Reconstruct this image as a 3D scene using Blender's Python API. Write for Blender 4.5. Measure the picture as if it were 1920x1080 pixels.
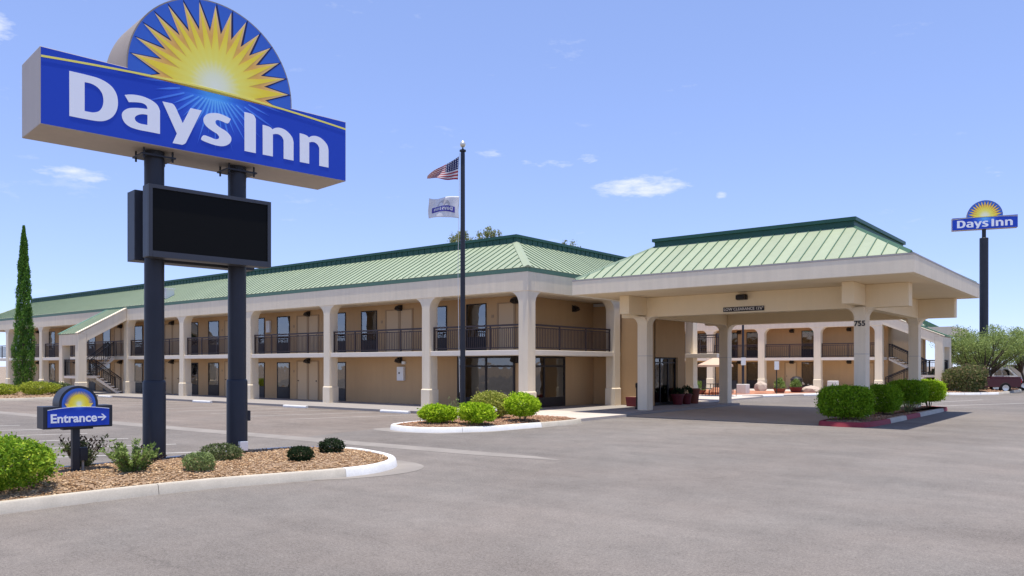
import bpy, bmesh, math, random
import numpy as np
from mathutils import Vector, Matrix

R = math.radians
for o in list(bpy.data.objects):
    bpy.data.objects.remove(o, do_unlink=True)
S = bpy.context.scene
COL = S.collection

# ------------------------------------------------------------------ camera
cam_d = bpy.data.cameras.new('camera')
cam_d.sensor_width = 36.0
cam_d.lens = 27.86
cam_d.shift_y = 0.0761
cam_d.clip_end = 5000
cam = bpy.data.objects.new('camera', cam_d)
COL.objects.link(cam)
cam.location = (19.03, -24.64, 1.9)
cam.rotation_euler = (R(90), 0, R(38.76))
S.camera = cam

# ------------------------------------------------------------------ sky
SUN = Vector((0.055, -0.055, 1.0)).normalized()
world = bpy.data.worlds.new('World')
S.world = world
world.use_nodes = True
nt = world.node_tree
nt.nodes.clear()


def nd(t, typ, **kw):
    n = t.nodes.new(typ)
    for k, v in kw.items():
        setattr(n, k, v)
    return n


def mth(t, op, a, b=None, c=None, clamp=False):
    n = t.nodes.new('ShaderNodeMath')
    n.operation = op
    n.use_clamp = clamp
    for i, x in enumerate((a, b, c)):
        if x is None:
            continue
        if hasattr(x, 'is_linked') or hasattr(x, 'links'):
            t.links.new(x, n.inputs[i])
        else:
            n.inputs[i].default_value = x
    return n.outputs[0]


sky = nd(nt, 'ShaderNodeTexSky')
sky.sky_type = 'NISHITA'
sky.sun_disc = False
sky.sun_elevation = math.asin(SUN.z)
sky.sun_rotation = math.atan2(SUN.x, SUN.y)
sky.altitude = 2600
sky.air_density = 1.0
sky.dust_density = 0.0
sky.ozone_density = 1.0
grade = nd(nt, 'ShaderNodeMix', data_type='RGBA', blend_type='MULTIPLY')
grade.inputs[0].default_value = 1.0
gam = nd(nt, 'ShaderNodeGamma')
gam.inputs[1].default_value = 0.55
nt.links.new(sky.outputs[0], gam.inputs[0])
nt.links.new(gam.outputs[0], grade.inputs[6])
grade.inputs[7].default_value = (1.30, 1.46, 2.10, 1)
# small fair-weather clouds, fixed to compass direction and elevation
tc = nd(nt, 'ShaderNodeTexCoord')
sep = nd(nt, 'ShaderNodeSeparateXYZ')
nt.links.new(tc.outputs['Generated'], sep.inputs[0])
az = mth(nt, 'ARCTAN2', sep.outputs[0], sep.outputs[1])
el = mth(nt, 'ARCSINE', sep.outputs[2])
cmb = nd(nt, 'ShaderNodeCombineXYZ')
nt.links.new(az, cmb.inputs[0])
nt.links.new(mth(nt, 'MULTIPLY', el, 3.2), cmb.inputs[1])
cn = nd(nt, 'ShaderNodeTexNoise')
cn.inputs['Scale'].default_value = 26.0
cn.inputs['Detail'].default_value = 7.0
cn.inputs['Roughness'].default_value = 0.62
nt.links.new(cmb.outputs[0], cn.inputs['Vector'])
cn2 = nd(nt, 'ShaderNodeTexNoise')
cn2.inputs['Scale'].default_value = 7.0
cn2.inputs['Detail'].default_value = 3.0
nt.links.new(cmb.outputs[0], cn2.inputs['Vector'])
acc = None
# azimuth (deg from +Y towards +X), elevation, half widths (deg), weight
CLOUDS = [(-29.6, 12.5, 4.2, 1.0, 1.0), (-33.2, 14.6, 1.2, .5, .6), (-72.4, 19.6, 2.0, 1.3, 1.0), (-67.5, 12.0, 3.2, .6, .8),
          (-52.2, 15.2, 1.6, .4, .8), (-54.4, 16.0, 1.0, .4, .6), (-36.4, 14.3, 2.6, .5, .55), (-40.5, 15.0, 2.0, .4, .5),
          (-58.6, 14.5, 1.2, .6, .7), (-7.5, 11.8, .8, .5, .5), (-24.0, 11.8, .6, .4, .7), (70, 14, 6, 1.5, 1), (150, 18, 7, 2, 1), (-140, 15, 8, 2, 1)]
for a, e, wa, we, wt in CLOUDS:
    da = mth(nt, 'MULTIPLY', mth(nt, 'SUBTRACT', az, R(a)), 1 / R(wa))
    de = mth(nt, 'MULTIPLY', mth(nt, 'SUBTRACT', el, R(e)), 1 / R(we))
    rr = mth(nt, 'ADD', mth(nt, 'MULTIPLY', da, da), mth(nt, 'MULTIPLY', de, de))
    m = mth(nt, 'MULTIPLY', mth(nt, 'SUBTRACT', 1.0, rr, clamp=True), wt)
    acc = m if acc is None else mth(nt, 'MAXIMUM', acc, m)
den = mth(nt, 'ADD', mth(nt, 'MULTIPLY', acc, 0.62), mth(nt, 'MULTIPLY', mth(nt, 'SUBTRACT', cn.outputs[0], 0.5), 1.5))
den = mth(nt, 'MULTIPLY', mth(nt, 'SUBTRACT', den, 0.22), 2.2, clamp=True)
den = mth(nt, 'MULTIPLY', den, mth(nt, 'MULTIPLY', acc, 3.0, clamp=True), clamp=True)
wisp = mth(nt, 'MULTIPLY', mth(nt, 'SUBTRACT', mth(nt, 'MULTIPLY', cn.outputs[0], cn2.outputs[0]), 0.36, clamp=True), 1.6, clamp=True)
den = mth(nt, 'MAXIMUM', mth(nt, 'MULTIPLY', den, 0.8), wisp)
cmix = nd(nt, 'ShaderNodeMix', data_type='RGBA')
nt.links.new(den, cmix.inputs[0])
nt.links.new(grade.outputs[2], cmix.inputs[6])
cmix.inputs[7].default_value = (4.3, 4.5, 4.9, 1)
bg = nd(nt, 'ShaderNodeBackground')
bg.inputs[1].default_value = 0.12
nt.links.new(cmix.outputs[2], bg.inputs[0])
wo = nd(nt, 'ShaderNodeOutputWorld')
nt.links.new(bg.outputs[0], wo.inputs[0])

# ------------------------------------------------------------------ sun and exposure
sl = bpy.data.lights.new('sun', 'SUN')
sl.energy = 3.35
sl.angle = R(0.5)
sl.color = (1.0, 0.935, 0.83)
sun = bpy.data.objects.new('sun', sl)
COL.objects.link(sun)
sun.location = (0, 0, 60)
sun.rotation_euler = SUN.to_track_quat('Z', 'Y').to_euler()
S.view_settings.view_transform = 'Standard'
S.view_settings.look = 'None'
S.view_settings.gamma = 1.0
S.view_settings.use_curve_mapping = False
S.view_settings.exposure = 0.88

# ------------------------------------------------------------------ materials
M = {}


def mat(name, col, rough=0.8, var=0.06, scale=3.0, fine=0.0, fscale=80.0, bump=0.0, bscale=120.0, metal=0.0, spec=0.3, stain=None, streak=0.0):
    m = bpy.data.materials.new(name)
    m.use_nodes = True
    t = m.node_tree
    b = t.nodes['Principled BSDF']
    b.inputs['Roughness'].default_value = rough
    b.inputs['Metallic'].default_value = metal
    b.inputs['Specular IOR Level'].default_value = spec
    geo = nd(t, 'ShaderNodeNewGeometry')
    pos = geo.outputs['Position']
    n = nd(t, 'ShaderNodeTexNoise')
    n.inputs['Scale'].default_value = scale
    n.inputs['Detail'].default_value = 5
    n.inputs['Roughness'].default_value = 0.6
    t.links.new(pos, n.inputs['Vector'])
    f = mth(t, 'ADD', 1.0, mth(t, 'MULTIPLY', mth(t, 'SUBTRACT', n.outputs[0], 0.5), var * 4))
    if fine:
        n2 = nd(t, 'ShaderNodeTexNoise')
        n2.inputs['Scale'].default_value = fscale
        n2.inputs['Detail'].default_value = 3
        t.links.new(pos, n2.inputs['Vector'])
        f = mth(t, 'MULTIPLY', f, mth(t, 'ADD', 1.0, mth(t, 'MULTIPLY', mth(t, 'SUBTRACT', n2.outputs[0], 0.5), fine * 4)))
    if streak:
        mp = nd(t, 'ShaderNodeMapping')
        mp.inputs['Scale'].default_value = (5.0, 5.0, 0.35)
        t.links.new(pos, mp.inputs['Vector'])
        n3 = nd(t, 'ShaderNodeTexNoise')
        n3.inputs['Scale'].default_value = 1.0
        n3.inputs['Detail'].default_value = 4
        t.links.new(mp.outputs[0], n3.inputs['Vector'])
        f = mth(t, 'MULTIPLY', f, mth(t, 'ADD', 1.0, mth(t, 'MULTIPLY', mth(t, 'SUBTRACT', n3.outputs[0], 0.5), streak * 4)))
    mx = nd(t, 'ShaderNodeVectorMath', operation='SCALE')
    mx.inputs[0].default_value = col[:3]
    t.links.new(f, mx.inputs['Scale'])
    t.links.new(mx.outputs[0], b.inputs['Base Color'])
    if bump:
        nb = nd(t, 'ShaderNodeTexNoise')
        nb.inputs['Scale'].default_value = bscale
        nb.inputs['Detail'].default_value = 4
        t.links.new(pos, nb.inputs['Vector'])
        bp = nd(t, 'ShaderNodeBump')
        bp.inputs['Strength'].default_value = bump
        bp.inputs['Distance'].default_value = 0.01
        t.links.new(nb.outputs[0], bp.inputs['Height'])
        t.links.new(bp.outputs[0], b.inputs['Normal'])
    M[name] = m
    return m


def leafmat(name, c1, c2, c3, trans=0.35):
    m = bpy.data.materials.new(name)
    m.use_nodes = True
    t = m.node_tree
    b = t.nodes['Principled BSDF']
    b.inputs['Roughness'].default_value = 0.6
    b.inputs['Specular IOR Level'].default_value = 0.1
    geo = nd(t, 'ShaderNodeNewGeometry')
    rp = nd(t, 'ShaderNodeValToRGB')
    e = rp.color_ramp.elements
    e[0].position = 0.0
    e[0].color = (*c1, 1)
    e[1].position = 1.0
    e[1].color = (*c3, 1)
    k = e.new(0.5)
    k.color = (*c2, 1)
    n = nd(t, 'ShaderNodeTexNoise')
    n.inputs['Scale'].default_value = 10.0
    n.inputs['Detail'].default_value = 2.0
    t.links.new(geo.outputs['Position'], n.inputs['Vector'])
    f = mth(t, 'ADD', mth(t, 'MULTIPLY', geo.outputs['Random Per Island'], 0.5), mth(t, 'ADD', 0.25, mth(t, 'MULTIPLY', mth(t, 'SUBTRACT', n.outputs[0], 0.5), 1.9)), clamp=True)
    t.links.new(f, rp.inputs[0])
    t.links.new(rp.outputs[0], b.inputs['Base Color'])
    tr = nd(t, 'ShaderNodeBsdfTranslucent')
    t.links.new(rp.outputs[0], tr.inputs[0])
    ms = nd(t, 'ShaderNodeMixShader')
    ms.inputs[0].default_value = trans
    t.links.new(b.outputs[0], ms.inputs[1])
    t.links.new(tr.outputs[0], ms.inputs[2])
    t.links.new(ms.outputs[0], t.nodes['Material Output'].inputs[0])
    M[name] = m
    return m


def glassmat(name, tint=(0.6, 0.62, 0.62), refl=1.5):
    m = bpy.data.materials.new(name)
    m.use_nodes = True
    t = m.node_tree
    t.nodes.remove(t.nodes['Principled BSDF'])
    tr = nd(t, 'ShaderNodeBsdfTransparent')
    tr.inputs[0].default_value = (*tint, 1)
    gl = nd(t, 'ShaderNodeBsdfGlossy')
    gl.inputs['Roughness'].default_value = 0.015
    fr = nd(t, 'ShaderNodeFresnel')
    fr.inputs[0].default_value = refl
    geo = nd(t, 'ShaderNodeNewGeometry')
    n = nd(t, 'ShaderNodeTexNoise')
    n.inputs['Scale'].default_value = 1.3
    t.links.new(geo.outputs['Position'], n.inputs['Vector'])
    bp = nd(t, 'ShaderNodeBump')
    bp.inputs['Strength'].default_value = 0.15
    bp.inputs['Distance'].default_value = 0.05
    t.links.new(n.outputs[0], bp.inputs['Height'])
    t.links.new(bp.outputs[0], gl.inputs['Normal'])
    ms = nd(t, 'ShaderNodeMixShader')
    t.links.new(fr.outputs[0], ms.inputs[0])
    t.links.new(tr.outputs[0], ms.inputs[1])
    t.links.new(gl.outputs[0], ms.inputs[2])
    t.links.new(ms.outputs[0], t.nodes['Material Output'].inputs[0])
    M[name] = m
    return m


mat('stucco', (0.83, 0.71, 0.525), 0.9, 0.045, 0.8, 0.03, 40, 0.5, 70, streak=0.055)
mat('stucco_bounce', (0.84, 0.69, 0.46), 0.9, 0.025, 0.8, 0.02, 40, 0.35, 90, streak=0.018)  # same stucco, with the warm bounce light under the canopy put into its colour
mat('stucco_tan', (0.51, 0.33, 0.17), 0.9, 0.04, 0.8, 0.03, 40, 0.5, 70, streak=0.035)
mat('ceiling_paint', (0.80, 0.66, 0.46), 0.9, 0.03, 1.0)
mat('slab_concrete', (0.78, 0.69, 0.57), 0.85, 0.04, 2.0, 0.03, 60)
mat('roof_green', (0.315, 0.365, 0.245), 0.5, 0.05, 0.5, 0.02, 30, spec=0.3, streak=0.04)
t_ = M['roof_green'].node_tree
oi = nd(t_, 'ShaderNodeObjectInfo')
sc_ = nd(t_, 'ShaderNodeVectorMath', operation='SCALE')
src = t_.nodes['Principled BSDF'].inputs['Base Color'].links[0].from_socket
t_.links.new(src, sc_.inputs[0])
t_.links.new(mth(t_, 'ADD', 0.955, mth(t_, 'MULTIPLY', oi.outputs['Random'], 0.09)), sc_.inputs['Scale'])
t_.links.new(sc_.outputs[0], t_.nodes['Principled BSDF'].inputs['Base Color'])
mat('roof_dark', (0.02, 0.085, 0.06), 0.5, 0.1, 1.5, spec=0.35)
mat('roof_seam', (0.075, 0.155, 0.10), 0.5, 0.05, 2.0)
mat('eave_green', (0.13, 0.235, 0.155), 0.5, 0.05, 1.5)
mat('coping_metal', (0.42, 0.38, 0.34), 0.6, 0.06, 2)
mat('flat_roof', (0.55, 0.52, 0.48), 0.9, 0.1, 1.0)
mat('bronze', (0.022, 0.018, 0.018), 0.45, 0.1, 3)
mat('rail_brown', (0.062, 0.043, 0.040), 0.5, 0.1, 3)
mat('dark_panel', (0.022, 0.02, 0.024), 0.4, 0.1, 2)
mat('door_paint', (0.56, 0.40, 0.235), 0.6, 0.02, 1.0)
mat('door_trim', (0.36, 0.24, 0.13), 0.6, 0.03, 1.0)
mat('curtain', (0.75, 0.74, 0.74), 0.9, 0.05, 2.0)
mat('curtain_dark', (0.20, 0.18, 0.16), 0.9, 0.08, 2.0)
mat('interior', (0.05, 0.043, 0.036), 0.9, 0.2, 1.0)
mat('white_metal', (0.74, 0.74, 0.72), 0.5, 0.03, 2.0)
mat('post_steel', (0.023, 0.025, 0.034), 0.45, 0.12, 2.0, 0.04, 50, spec=0.35, streak=0.08)
mat('drum_metal', (0.30, 0.255, 0.215), 0.6, 0.08, 1.5, 0.015, 40, streak=0.05)
mat('cabinet_metal', (0.46, 0.40, 0.345), 0.55, 0.05, 1.5, 0.015, 40, streak=0.05)
mat('board_frame', (0.05, 0.054, 0.066), 0.45, 0.05, 2.0)
mat('board_screen', (0.0055, 0.0055, 0.005), 0.6, 0.04, 8.0, spec=0.12)
mat('sign_white', (0.93, 0.94, 0.97), 0.5, 0.01, 1.0)
mat('sign_navy', (0.012, 0.018, 0.10), 0.45, 0.02, 1.0)
mat('sign_yellow', (0.98, 0.85, 0.16), 0.45, 0.02, 1.0)
mat('trunk_bark', (0.10, 0.075, 0.055), 0.95, 0.15, 8, 0.1, 60, 0.6, 40)
mat('twig', (0.13, 0.10, 0.07), 0.95, 0.15, 8)
mat('soil', (0.28, 0.19, 0.12), 0.95, 0.1, 3, 0.1, 60, 0.6, 60)
mat('kerb_concrete', (0.48, 0.435, 0.36), 0.9, 0.14, 2.2, 0.08, 50, 0.3, 80)
mat('kerb_white', (0.70, 0.69, 0.665), 0.7, 0.10, 2.5, 0.07, 40, 0.2, 80)
mat('kerb_red', (0.27, 0.035, 0.045), 0.7, 0.12, 2.5, 0.05, 40, 0.2, 80)
mat('walk_shaded', (0.29, 0.265, 0.245), 0.9, 0.05, 0.9, 0.03, 50, 0.2, 80)  # walkway grey darkened to hold the shade lying on it
mat('walk_pale', (0.52, 0.46, 0.40), 0.9, 0.05, 0.9, 0.03, 50, 0.2, 80)  # paler copy of that concrete for its sunlit stretch and the court
mat('paver', (0.40, 0.32, 0.235), 0.9, 0.09, 0.9, 0.05, 30, 0.3, 60)
mat('terracotta', (0.22, 0.07, 0.045), 0.75, 0.06, 3)
mat('red_paint', (0.13, 0.018, 0.022), 0.5, 0.06, 3)
mat('block_white', (0.66, 0.62, 0.56), 0.9, 0.05, 3, 0.03, 40)
mat('rock', (0.50, 0.40, 0.32), 0.95, 0.12, 4, 0.05, 30, 0.6, 30)
mat('rock_red', (0.42, 0.19, 0.11), 0.95, 0.15, 4, 0.05, 30, 0.6, 30)
mat('umbrella_cloth', (0.62, 0.42, 0.30), 0.9, 0.03, 2)
mat('flag_white', (0.74, 0.74, 0.76), 0.85, 0.03, 2)
mat('flag_blue', (0.085, 0.08, 0.36), 0.85, 0.05, 4)
mat('flag_grey', (0.50, 0.49, 0.50), 0.85, 0.05, 8)
mat('chrome', (0.6, 0.6, 0.6), 0.2, 0.02, 3, metal=1.0)
mat('gold_ball', (0.70, 0.68, 0.60), 0.3, 0.02, 3, metal=0.6)
mat('rubber', (0.012, 0.012, 0.012), 0.85, 0.1, 5)
mat('car_white', (0.70, 0.70, 0.72), 0.3, 0.01, 2, spec=0.5)
mat('car_red', (0.065, 0.006, 0.010), 0.3, 0.03, 2, spec=0.5)
mat('car_lamp', (0.35, 0.02, 0.02), 0.25, 0.02, 2, spec=0.5)
mat('far_wall', (0.52, 0.44, 0.35), 0.9, 0.05, 1)
mat('paint_line', (0.46, 0.44, 0.41), 0.85, 0.16, 2.0, 0.12, 30)
mat('gutter_concrete', (0.245, 0.222, 0.198), 0.9, 0.15, 1.2, 0.05, 40, 0.2, 60)
glassmat('glass', (0.75, 0.77, 0.77), 2.9)
glassmat('glass_dark', (0.45, 0.46, 0.46), 2.4)
leafmat('leaf_lime', (0.15, 0.27, 0.010), (0.36, 0.54, 0.02), (0.66, 0.78, 0.07))
leafmat('leaf_lime_dry', (0.16, 0.20, 0.03), (0.34, 0.38, 0.06), (0.62, 0.58, 0.18))
leafmat('leaf_hedge', (0.09, 0.18, 0.008), (0.19, 0.35, 0.016), (0.34, 0.52, 0.035))
leafmat('leaf_mixed', (0.07, 0.15, 0.012), (0.20, 0.35, 0.025), (0.55, 0.62, 0.07))
leafmat('leaf_olive', (0.045, 0.065, 0.022), (0.115, 0.15, 0.055), (0.23, 0.27, 0.12))
leafmat('leaf_pale', (0.08, 0.14, 0.03), (0.20, 0.29, 0.07), (0.36, 0.44, 0.16))
leafmat('leaf_sage', (0.12, 0.17, 0.065), (0.24, 0.31, 0.11), (0.38, 0.45, 0.19))
leafmat('leaf_deep', (0.010, 0.022, 0.010), (0.022, 0.042, 0.016), (0.045, 0.075, 0.03))
leafmat('leaf_bronze', (0.02, 0.012, 0.012), (0.04, 0.025, 0.02), (0.07, 0.05, 0.03))
leafmat('leaf_cypress', (0.04, 0.11, 0.02), (0.11, 0.24, 0.04), (0.23, 0.40, 0.07), 0.25)
leafmat('leaf_mesquite', (0.11, 0.155, 0.045), (0.26, 0.34, 0.10), (0.46, 0.53, 0.20))
leafmat('leaf_far', (0.12, 0.15, 0.06), (0.23, 0.26, 0.09), (0.38, 0.36, 0.14))
leafmat('leaf_oleander', (0.06, 0.09, 0.035), (0.15, 0.19, 0.06), (0.42, 0.26, 0.17))
leafmat('leaf_yellow', (0.14, 0.20, 0.02), (0.32, 0.38, 0.04), (0.55, 0.55, 0.10))


def asphalt(name, col):
    m = mat(name, col, 0.92, 0.0, 1.0)
    t = m.node_tree
    b = t.nodes['Principled BSDF']
    geo = nd(t, 'ShaderNodeNewGeometry')
    pos = geo.outputs['Position']

    def noise(s, d, rgh=0.6):
        n = nd(t, 'ShaderNodeTexNoise')
        n.inputs['Scale'].default_value = s
        n.inputs['Detail'].default_value = d
        n.inputs['Roughness'].default_value = rgh
        t.links.new(pos, n.inputs['Vector'])
        return n.outputs[0]
    big = mth(t, 'MULTIPLY', mth(t, 'SUBTRACT', noise(0.16, 5), 0.5), 0.9)
    mid = mth(t, 'ADD', mth(t, 'MULTIPLY', mth(t, 'SUBTRACT', noise(1.3, 6, 0.7), 0.5), 0.5), mth(t, 'MULTIPLY', mth(t, 'SUBTRACT', noise(5.5, 5, 0.75), 0.5), 0.55))
    fin = mth(t, 'MULTIPLY', mth(t, 'SUBTRACT', noise(32, 4, 0.8), 0.5), 1.9)
    vf = mth(t, 'MULTIPLY', mth(t, 'SUBTRACT', noise(100, 2, 0.7), 0.5), 1.9)
    mp = nd(t, 'ShaderNodeMapping')
    mp.inputs['Rotation'].default_value = (0, 0, R(-20))
    mp.inputs['Scale'].default_value = (0.10, 1.1, 1)
    t.links.new(pos, mp.inputs['Vector'])
    ns = nd(t, 'ShaderNodeTexNoise')
    ns.inputs['Scale'].default_value = 1.0
    ns.inputs['Detail'].default_value = 5
    t.links.new(mp.outputs[0], ns.inputs['Vector'])
    strk = mth(t, 'MULTIPLY', mth(t, 'SUBTRACT', ns.outputs[0], 0.5), 0.4)
    # thin wandering cracks
    vo = nd(t, 'ShaderNodeTexVoronoi')
    vo.feature = 'DISTANCE_TO_EDGE'
    vo.inputs['Scale'].default_value = 0.22
    wv = nd(t, 'ShaderNodeVectorMath', operation='ADD')
    nw = nd(t, 'ShaderNodeTexNoise')
    nw.inputs['Scale'].default_value = 0.9
    nw.inputs['Detail'].default_value = 5
    t.links.new(pos, nw.inputs['Vector'])
    sc = nd(t, 'ShaderNodeVectorMath', operation='SCALE')
    sc.inputs['Scale'].default_value = 2.2
    t.links.new(nw.outputs['Color'], sc.inputs[0])
    t.links.new(pos, wv.inputs[0])
    t.links.new(sc.outputs[0], wv.inputs[1])
    t.links.new(wv.outputs[0], vo.inputs['Vector'])
    crack = mth(t, 'SUBTRACT', 1.0, mth(t, 'MULTIPLY', vo.outputs[0], 90.0), clamp=True)
    crack = mth(t, 'MULTIPLY', crack, mth(t, 'MULTIPLY', mth(t, 'SUBTRACT', noise(0.3, 2), 0.48, clamp=True), 5.0, clamp=True))
    f = mth(t, 'ADD', 1.0, mth(t, 'ADD', mth(t, 'ADD', big, mid), mth(t, 'ADD', mth(t, 'ADD', fin, vf), strk)))
    f = mth(t, 'MULTIPLY', f, mth(t, 'SUBTRACT', 1.0, mth(t, 'MULTIPLY', crack, 0.16)))
    warm = nd(t, 'ShaderNodeMix', data_type='RGBA')
    t.links.new(noise(0.35, 4), warm.inputs[0])
    warm.inputs[6].default_value = (col[0] * 1.05, col[1] * 0.985, col[2] * 0.96, 1)
    warm.inputs[7].default_value = (col[0] * 0.96, col[1] * 1.0, col[2] * 1.03, 1)
    mx = nd(t, 'ShaderNodeVectorMath', operation='SCALE')
    t.links.new(warm.outputs[2], mx.inputs[0])
    t.links.new(f, mx.inputs['Scale'])
    t.links.new(mx.outputs[0], b.inputs['Base Color'])
    bp = nd(t, 'ShaderNodeBump')
    bp.inputs['Strength'].default_value = 0.5
    bp.inputs['Distance'].default_value = 0.008
    t.links.new(noise(140, 3, 0.7), bp.inputs['Height'])
    t.links.new(bp.outputs[0], b.inputs['Normal'])
    return m


asphalt('asphalt', (0.172, 0.155, 0.138))
asphalt('asphalt_worn', (0.188, 0.160, 0.136))
asphalt('desert', (0.27, 0.215, 0.16))


def radial(name, stops, radius, spokes=0, spoke_amt=0.0):
    """print that changes with distance from the part's own origin"""
    m = bpy.data.materials.new(name)
    m.use_nodes = True
    t = m.node_tree
    b = t.nodes['Principled BSDF']
    b.inputs['Roughness'].default_value = 0.45
    b.inputs['Specular IOR Level'].default_value = 0.3
    tcn = nd(t, 'ShaderNodeTexCoord')
    sp = nd(t, 'ShaderNodeSeparateXYZ')
    t.links.new(tcn.outputs['Object'], sp.inputs[0])
    x, z = sp.outputs[0], sp.outputs[2]
    r = mth(t, 'SQRT', mth(t, 'ADD', mth(t, 'MULTIPLY', x, x), mth(t, 'MULTIPLY', z, z)))
    r = mth(t, 'MULTIPLY', r, 1 / radius)
    if spokes:
        an = mth(t, 'ARCTAN2', z, x)
        c = mth(t, 'COSINE', mth(t, 'MULTIPLY', an, spokes))
        r = mth(t, 'ADD', r, mth(t, 'MULTIPLY', mth(t, 'MULTIPLY', c, r), spoke_amt))
    rp = nd(t, 'ShaderNodeValToRGB')
    el_ = rp.color_ramp.elements
    el_[0].position, el_[0].color = stops[0][0], (*stops[0][1], 1)
    el_[1].position, el_[1].color = stops[-1][0], (*stops[-1][1], 1)
    for p, c in stops[1:-1]:
        k = el_.new(p)
        k.color = (*c, 1)
    t.links.new(r, rp.inputs[0])
    t.links.new(rp.outputs[0], b.inputs['Base Color'])
    M[name] = m
    return m


BLUE = (0.014, 0.062, 0.50)
CYAN = (0.06, 0.24, 0.86)
for tag_, k in (('', 1.0), ('_small', 0.115), ('_far', 2.5 / 5.7)):
    radial('sun_yellow' + tag_, [(0, (.95, .97, .75)), (.14, (.95, .96, .62)), (.32, (1, .90, .16)), (.62, (1, .78, .05)), (.85, (1, .74, .06)), (1.0, (.98, .66, .18))], 1.5 * k, 30.6, 0.06)
    radial('sun_orange' + tag_, [(0, (.95, .85, .2)), (.4, (.95, .68, .08)), (.6, (.86, .47, .10)), (.8, (.95, .60, .20)), (1.0, (.95, .72, .45))], 1.5 * k)
    radial('face_blue' + tag_, [(0, (.12, .50, 1)), (.12, (.11, .46, .98)), (.22, (.055, .24, .84)), (.4, (.03, .10, .62)), (.58, BLUE), (1, BLUE)], 1.9 * k)
    radial('ray_blue' + tag_, [(0, (.2, .6, 1)), (.14, (.17, .55, 1)), (.35, (.10, .30, .90)), (.6, (.06, .17, .74)), (.85, BLUE), (1, BLUE)], 1.9 * k)
    radial('disc_blue' + tag_, [(0, (.05, .22, .75)), (.8, (.045, .15, .60)), (1, (.045, .14, .58))], 1.6 * k)


# ------------------------------------------------------------------ mesh helpers
class MB:
    def __init__(s):
        s.v, s.f, s.m = [], [], []

    def add(s, vs, fs, mi=0):
        o = len(s.v)
        s.v += [tuple(v) for v in vs]
        s.f += [tuple(i + o for i in f) for f in fs]
        s.m += [mi] * len(fs)
        return s

    def box(s, x0, x1, y0, y1, z0, z1, mi=0):
        return s.add([(x0, y0, z0), (x1, y0, z0), (x1, y1, z0), (x0, y1, z0), (x0, y0, z1), (x1, y0, z1), (x1, y1, z1), (x0, y1, z1)],
                     [(0, 3, 2, 1), (4, 5, 6, 7), (0, 1, 5, 4), (1, 2, 6, 5), (2, 3, 7, 6), (3, 0, 4, 7)], mi)

    def prism(s, poly, fn, d0, d1, mi=0):
        """poly: 2D ring; fn(a, b, d) -> 3D point"""
        n = len(poly)
        vs = [fn(a, b, d0) for a, b in poly] + [fn(a, b, d1) for a, b in poly]
        fs = [tuple(range(n))[::-1], tuple(range(n, 2 * n))] + [(i, (i + 1) % n, n + (i + 1) % n, n + i) for i in range(n)]
        return s.add(vs, fs, mi)

    def tube(s, pts, rad, n=8, mi=0):
        pts = [Vector(p) for p in pts]
        rad = rad if isinstance(rad, (list, tuple)) else [rad] * len(pts)
        vs, fs = [], []
        up = None
        for i, p in enumerate(pts):
            d = (pts[min(i + 1, len(pts) - 1)] - pts[max(i - 1, 0)]).normalized()
            if up is None or abs(up.dot(d)) > 0.95:
                up = Vector((1, 0, 0)) if abs(d.x) < 0.8 else Vector((0, 1, 0))
            a = d.cross(up).normalized()
            b = d.cross(a).normalized()
            up = a.cross(d) if False else up
            for k in range(n):
                t = 2 * math.pi * k / n
                vs.append(p + (a * math.cos(t) + b * math.sin(t)) * rad[i])
        for i in range(len(pts) - 1):
            for k in range(n):
                fs.append((i * n + k, i * n + (k + 1) % n, (i + 1) * n + (k + 1) % n, (i + 1) * n + k))
        fs.append(tuple(range(n))[::-1])
        fs.append(tuple((len(pts) - 1) * n + k for k in range(n)))
        return s.add(vs, fs, mi)

    def lathe(s, prof, n=20, c=(0, 0, 0), mi=0):
        vs, fs = [], []
        for r, z in prof:
            for k in range(n):
                t = 2 * math.pi * k / n
                vs.append((c[0] + r * math.cos(t), c[1] + r * math.sin(t), c[2] + z))
        for i in range(len(prof) - 1):
            for k in range(n):
                fs.append((i * n + k, i * n + (k + 1) % n, (i + 1) * n + (k + 1) % n, (i + 1) * n + k))
        fs.append(tuple(range(n))[::-1])
        fs.append(tuple((len(prof) - 1) * n + k for k in range(n)))
        return s.add(vs, fs, mi)

    def mesh(s, name, mats):
        me = bpy.data.meshes.new(name)
        me.from_pydata(s.v, [], s.f)
        for m in (mats if isinstance(mats, (list, tuple)) else [mats]):
            me.materials.append(M[m])
        if any(s.m):
            me.polygons.foreach_set('material_index', s.m)
        bm = bmesh.new()
        bm.from_mesh(me)
        bmesh.ops.recalc_face_normals(bm, faces=bm.faces)
        bm.to_mesh(me)
        bm.free()
        return me

    def build(s, name, mats, parent=None, loc=(0, 0, 0), smooth=False, bevel=0.0):
        me = s.mesh(name, mats)
        return link(name, me, parent, loc, smooth, bevel)


def link(name, me, parent=None, loc=(0, 0, 0), smooth=False, bevel=0.0):
    o = bpy.data.objects.new(name, me)
    COL.objects.link(o)
    o.location = loc
    if parent is not None:
        o.parent = parent
    if smooth:
        me.polygons.foreach_set('use_smooth', [True] * len(me.polygons))
        me.set_sharp_from_angle(angle=R(40))
    if bevel:
        b = o.modifiers.new('bevel', 'BEVEL')
        b.width = bevel
        b.segments = 2
        b.limit_method = 'ANGLE'
    return o


def tag(o, label=None, cat=None, group=None, kind=None):
    if label:
        o['label'] = label
    if cat:
        o['category'] = cat
    if group:
        o['group'] = group
    if kind:
        o['kind'] = kind
    return o


def thing(name, label, cat, loc=(0, 0, 0), rotz=0.0, group=None):
    o = bpy.data.objects.new(name, None)
    o.empty_display_size = 0.2
    COL.objects.link(o)
    o.location = loc
    o.rotation_euler = (0, 0, rotz)
    return tag(o, label, cat, group)


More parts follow.
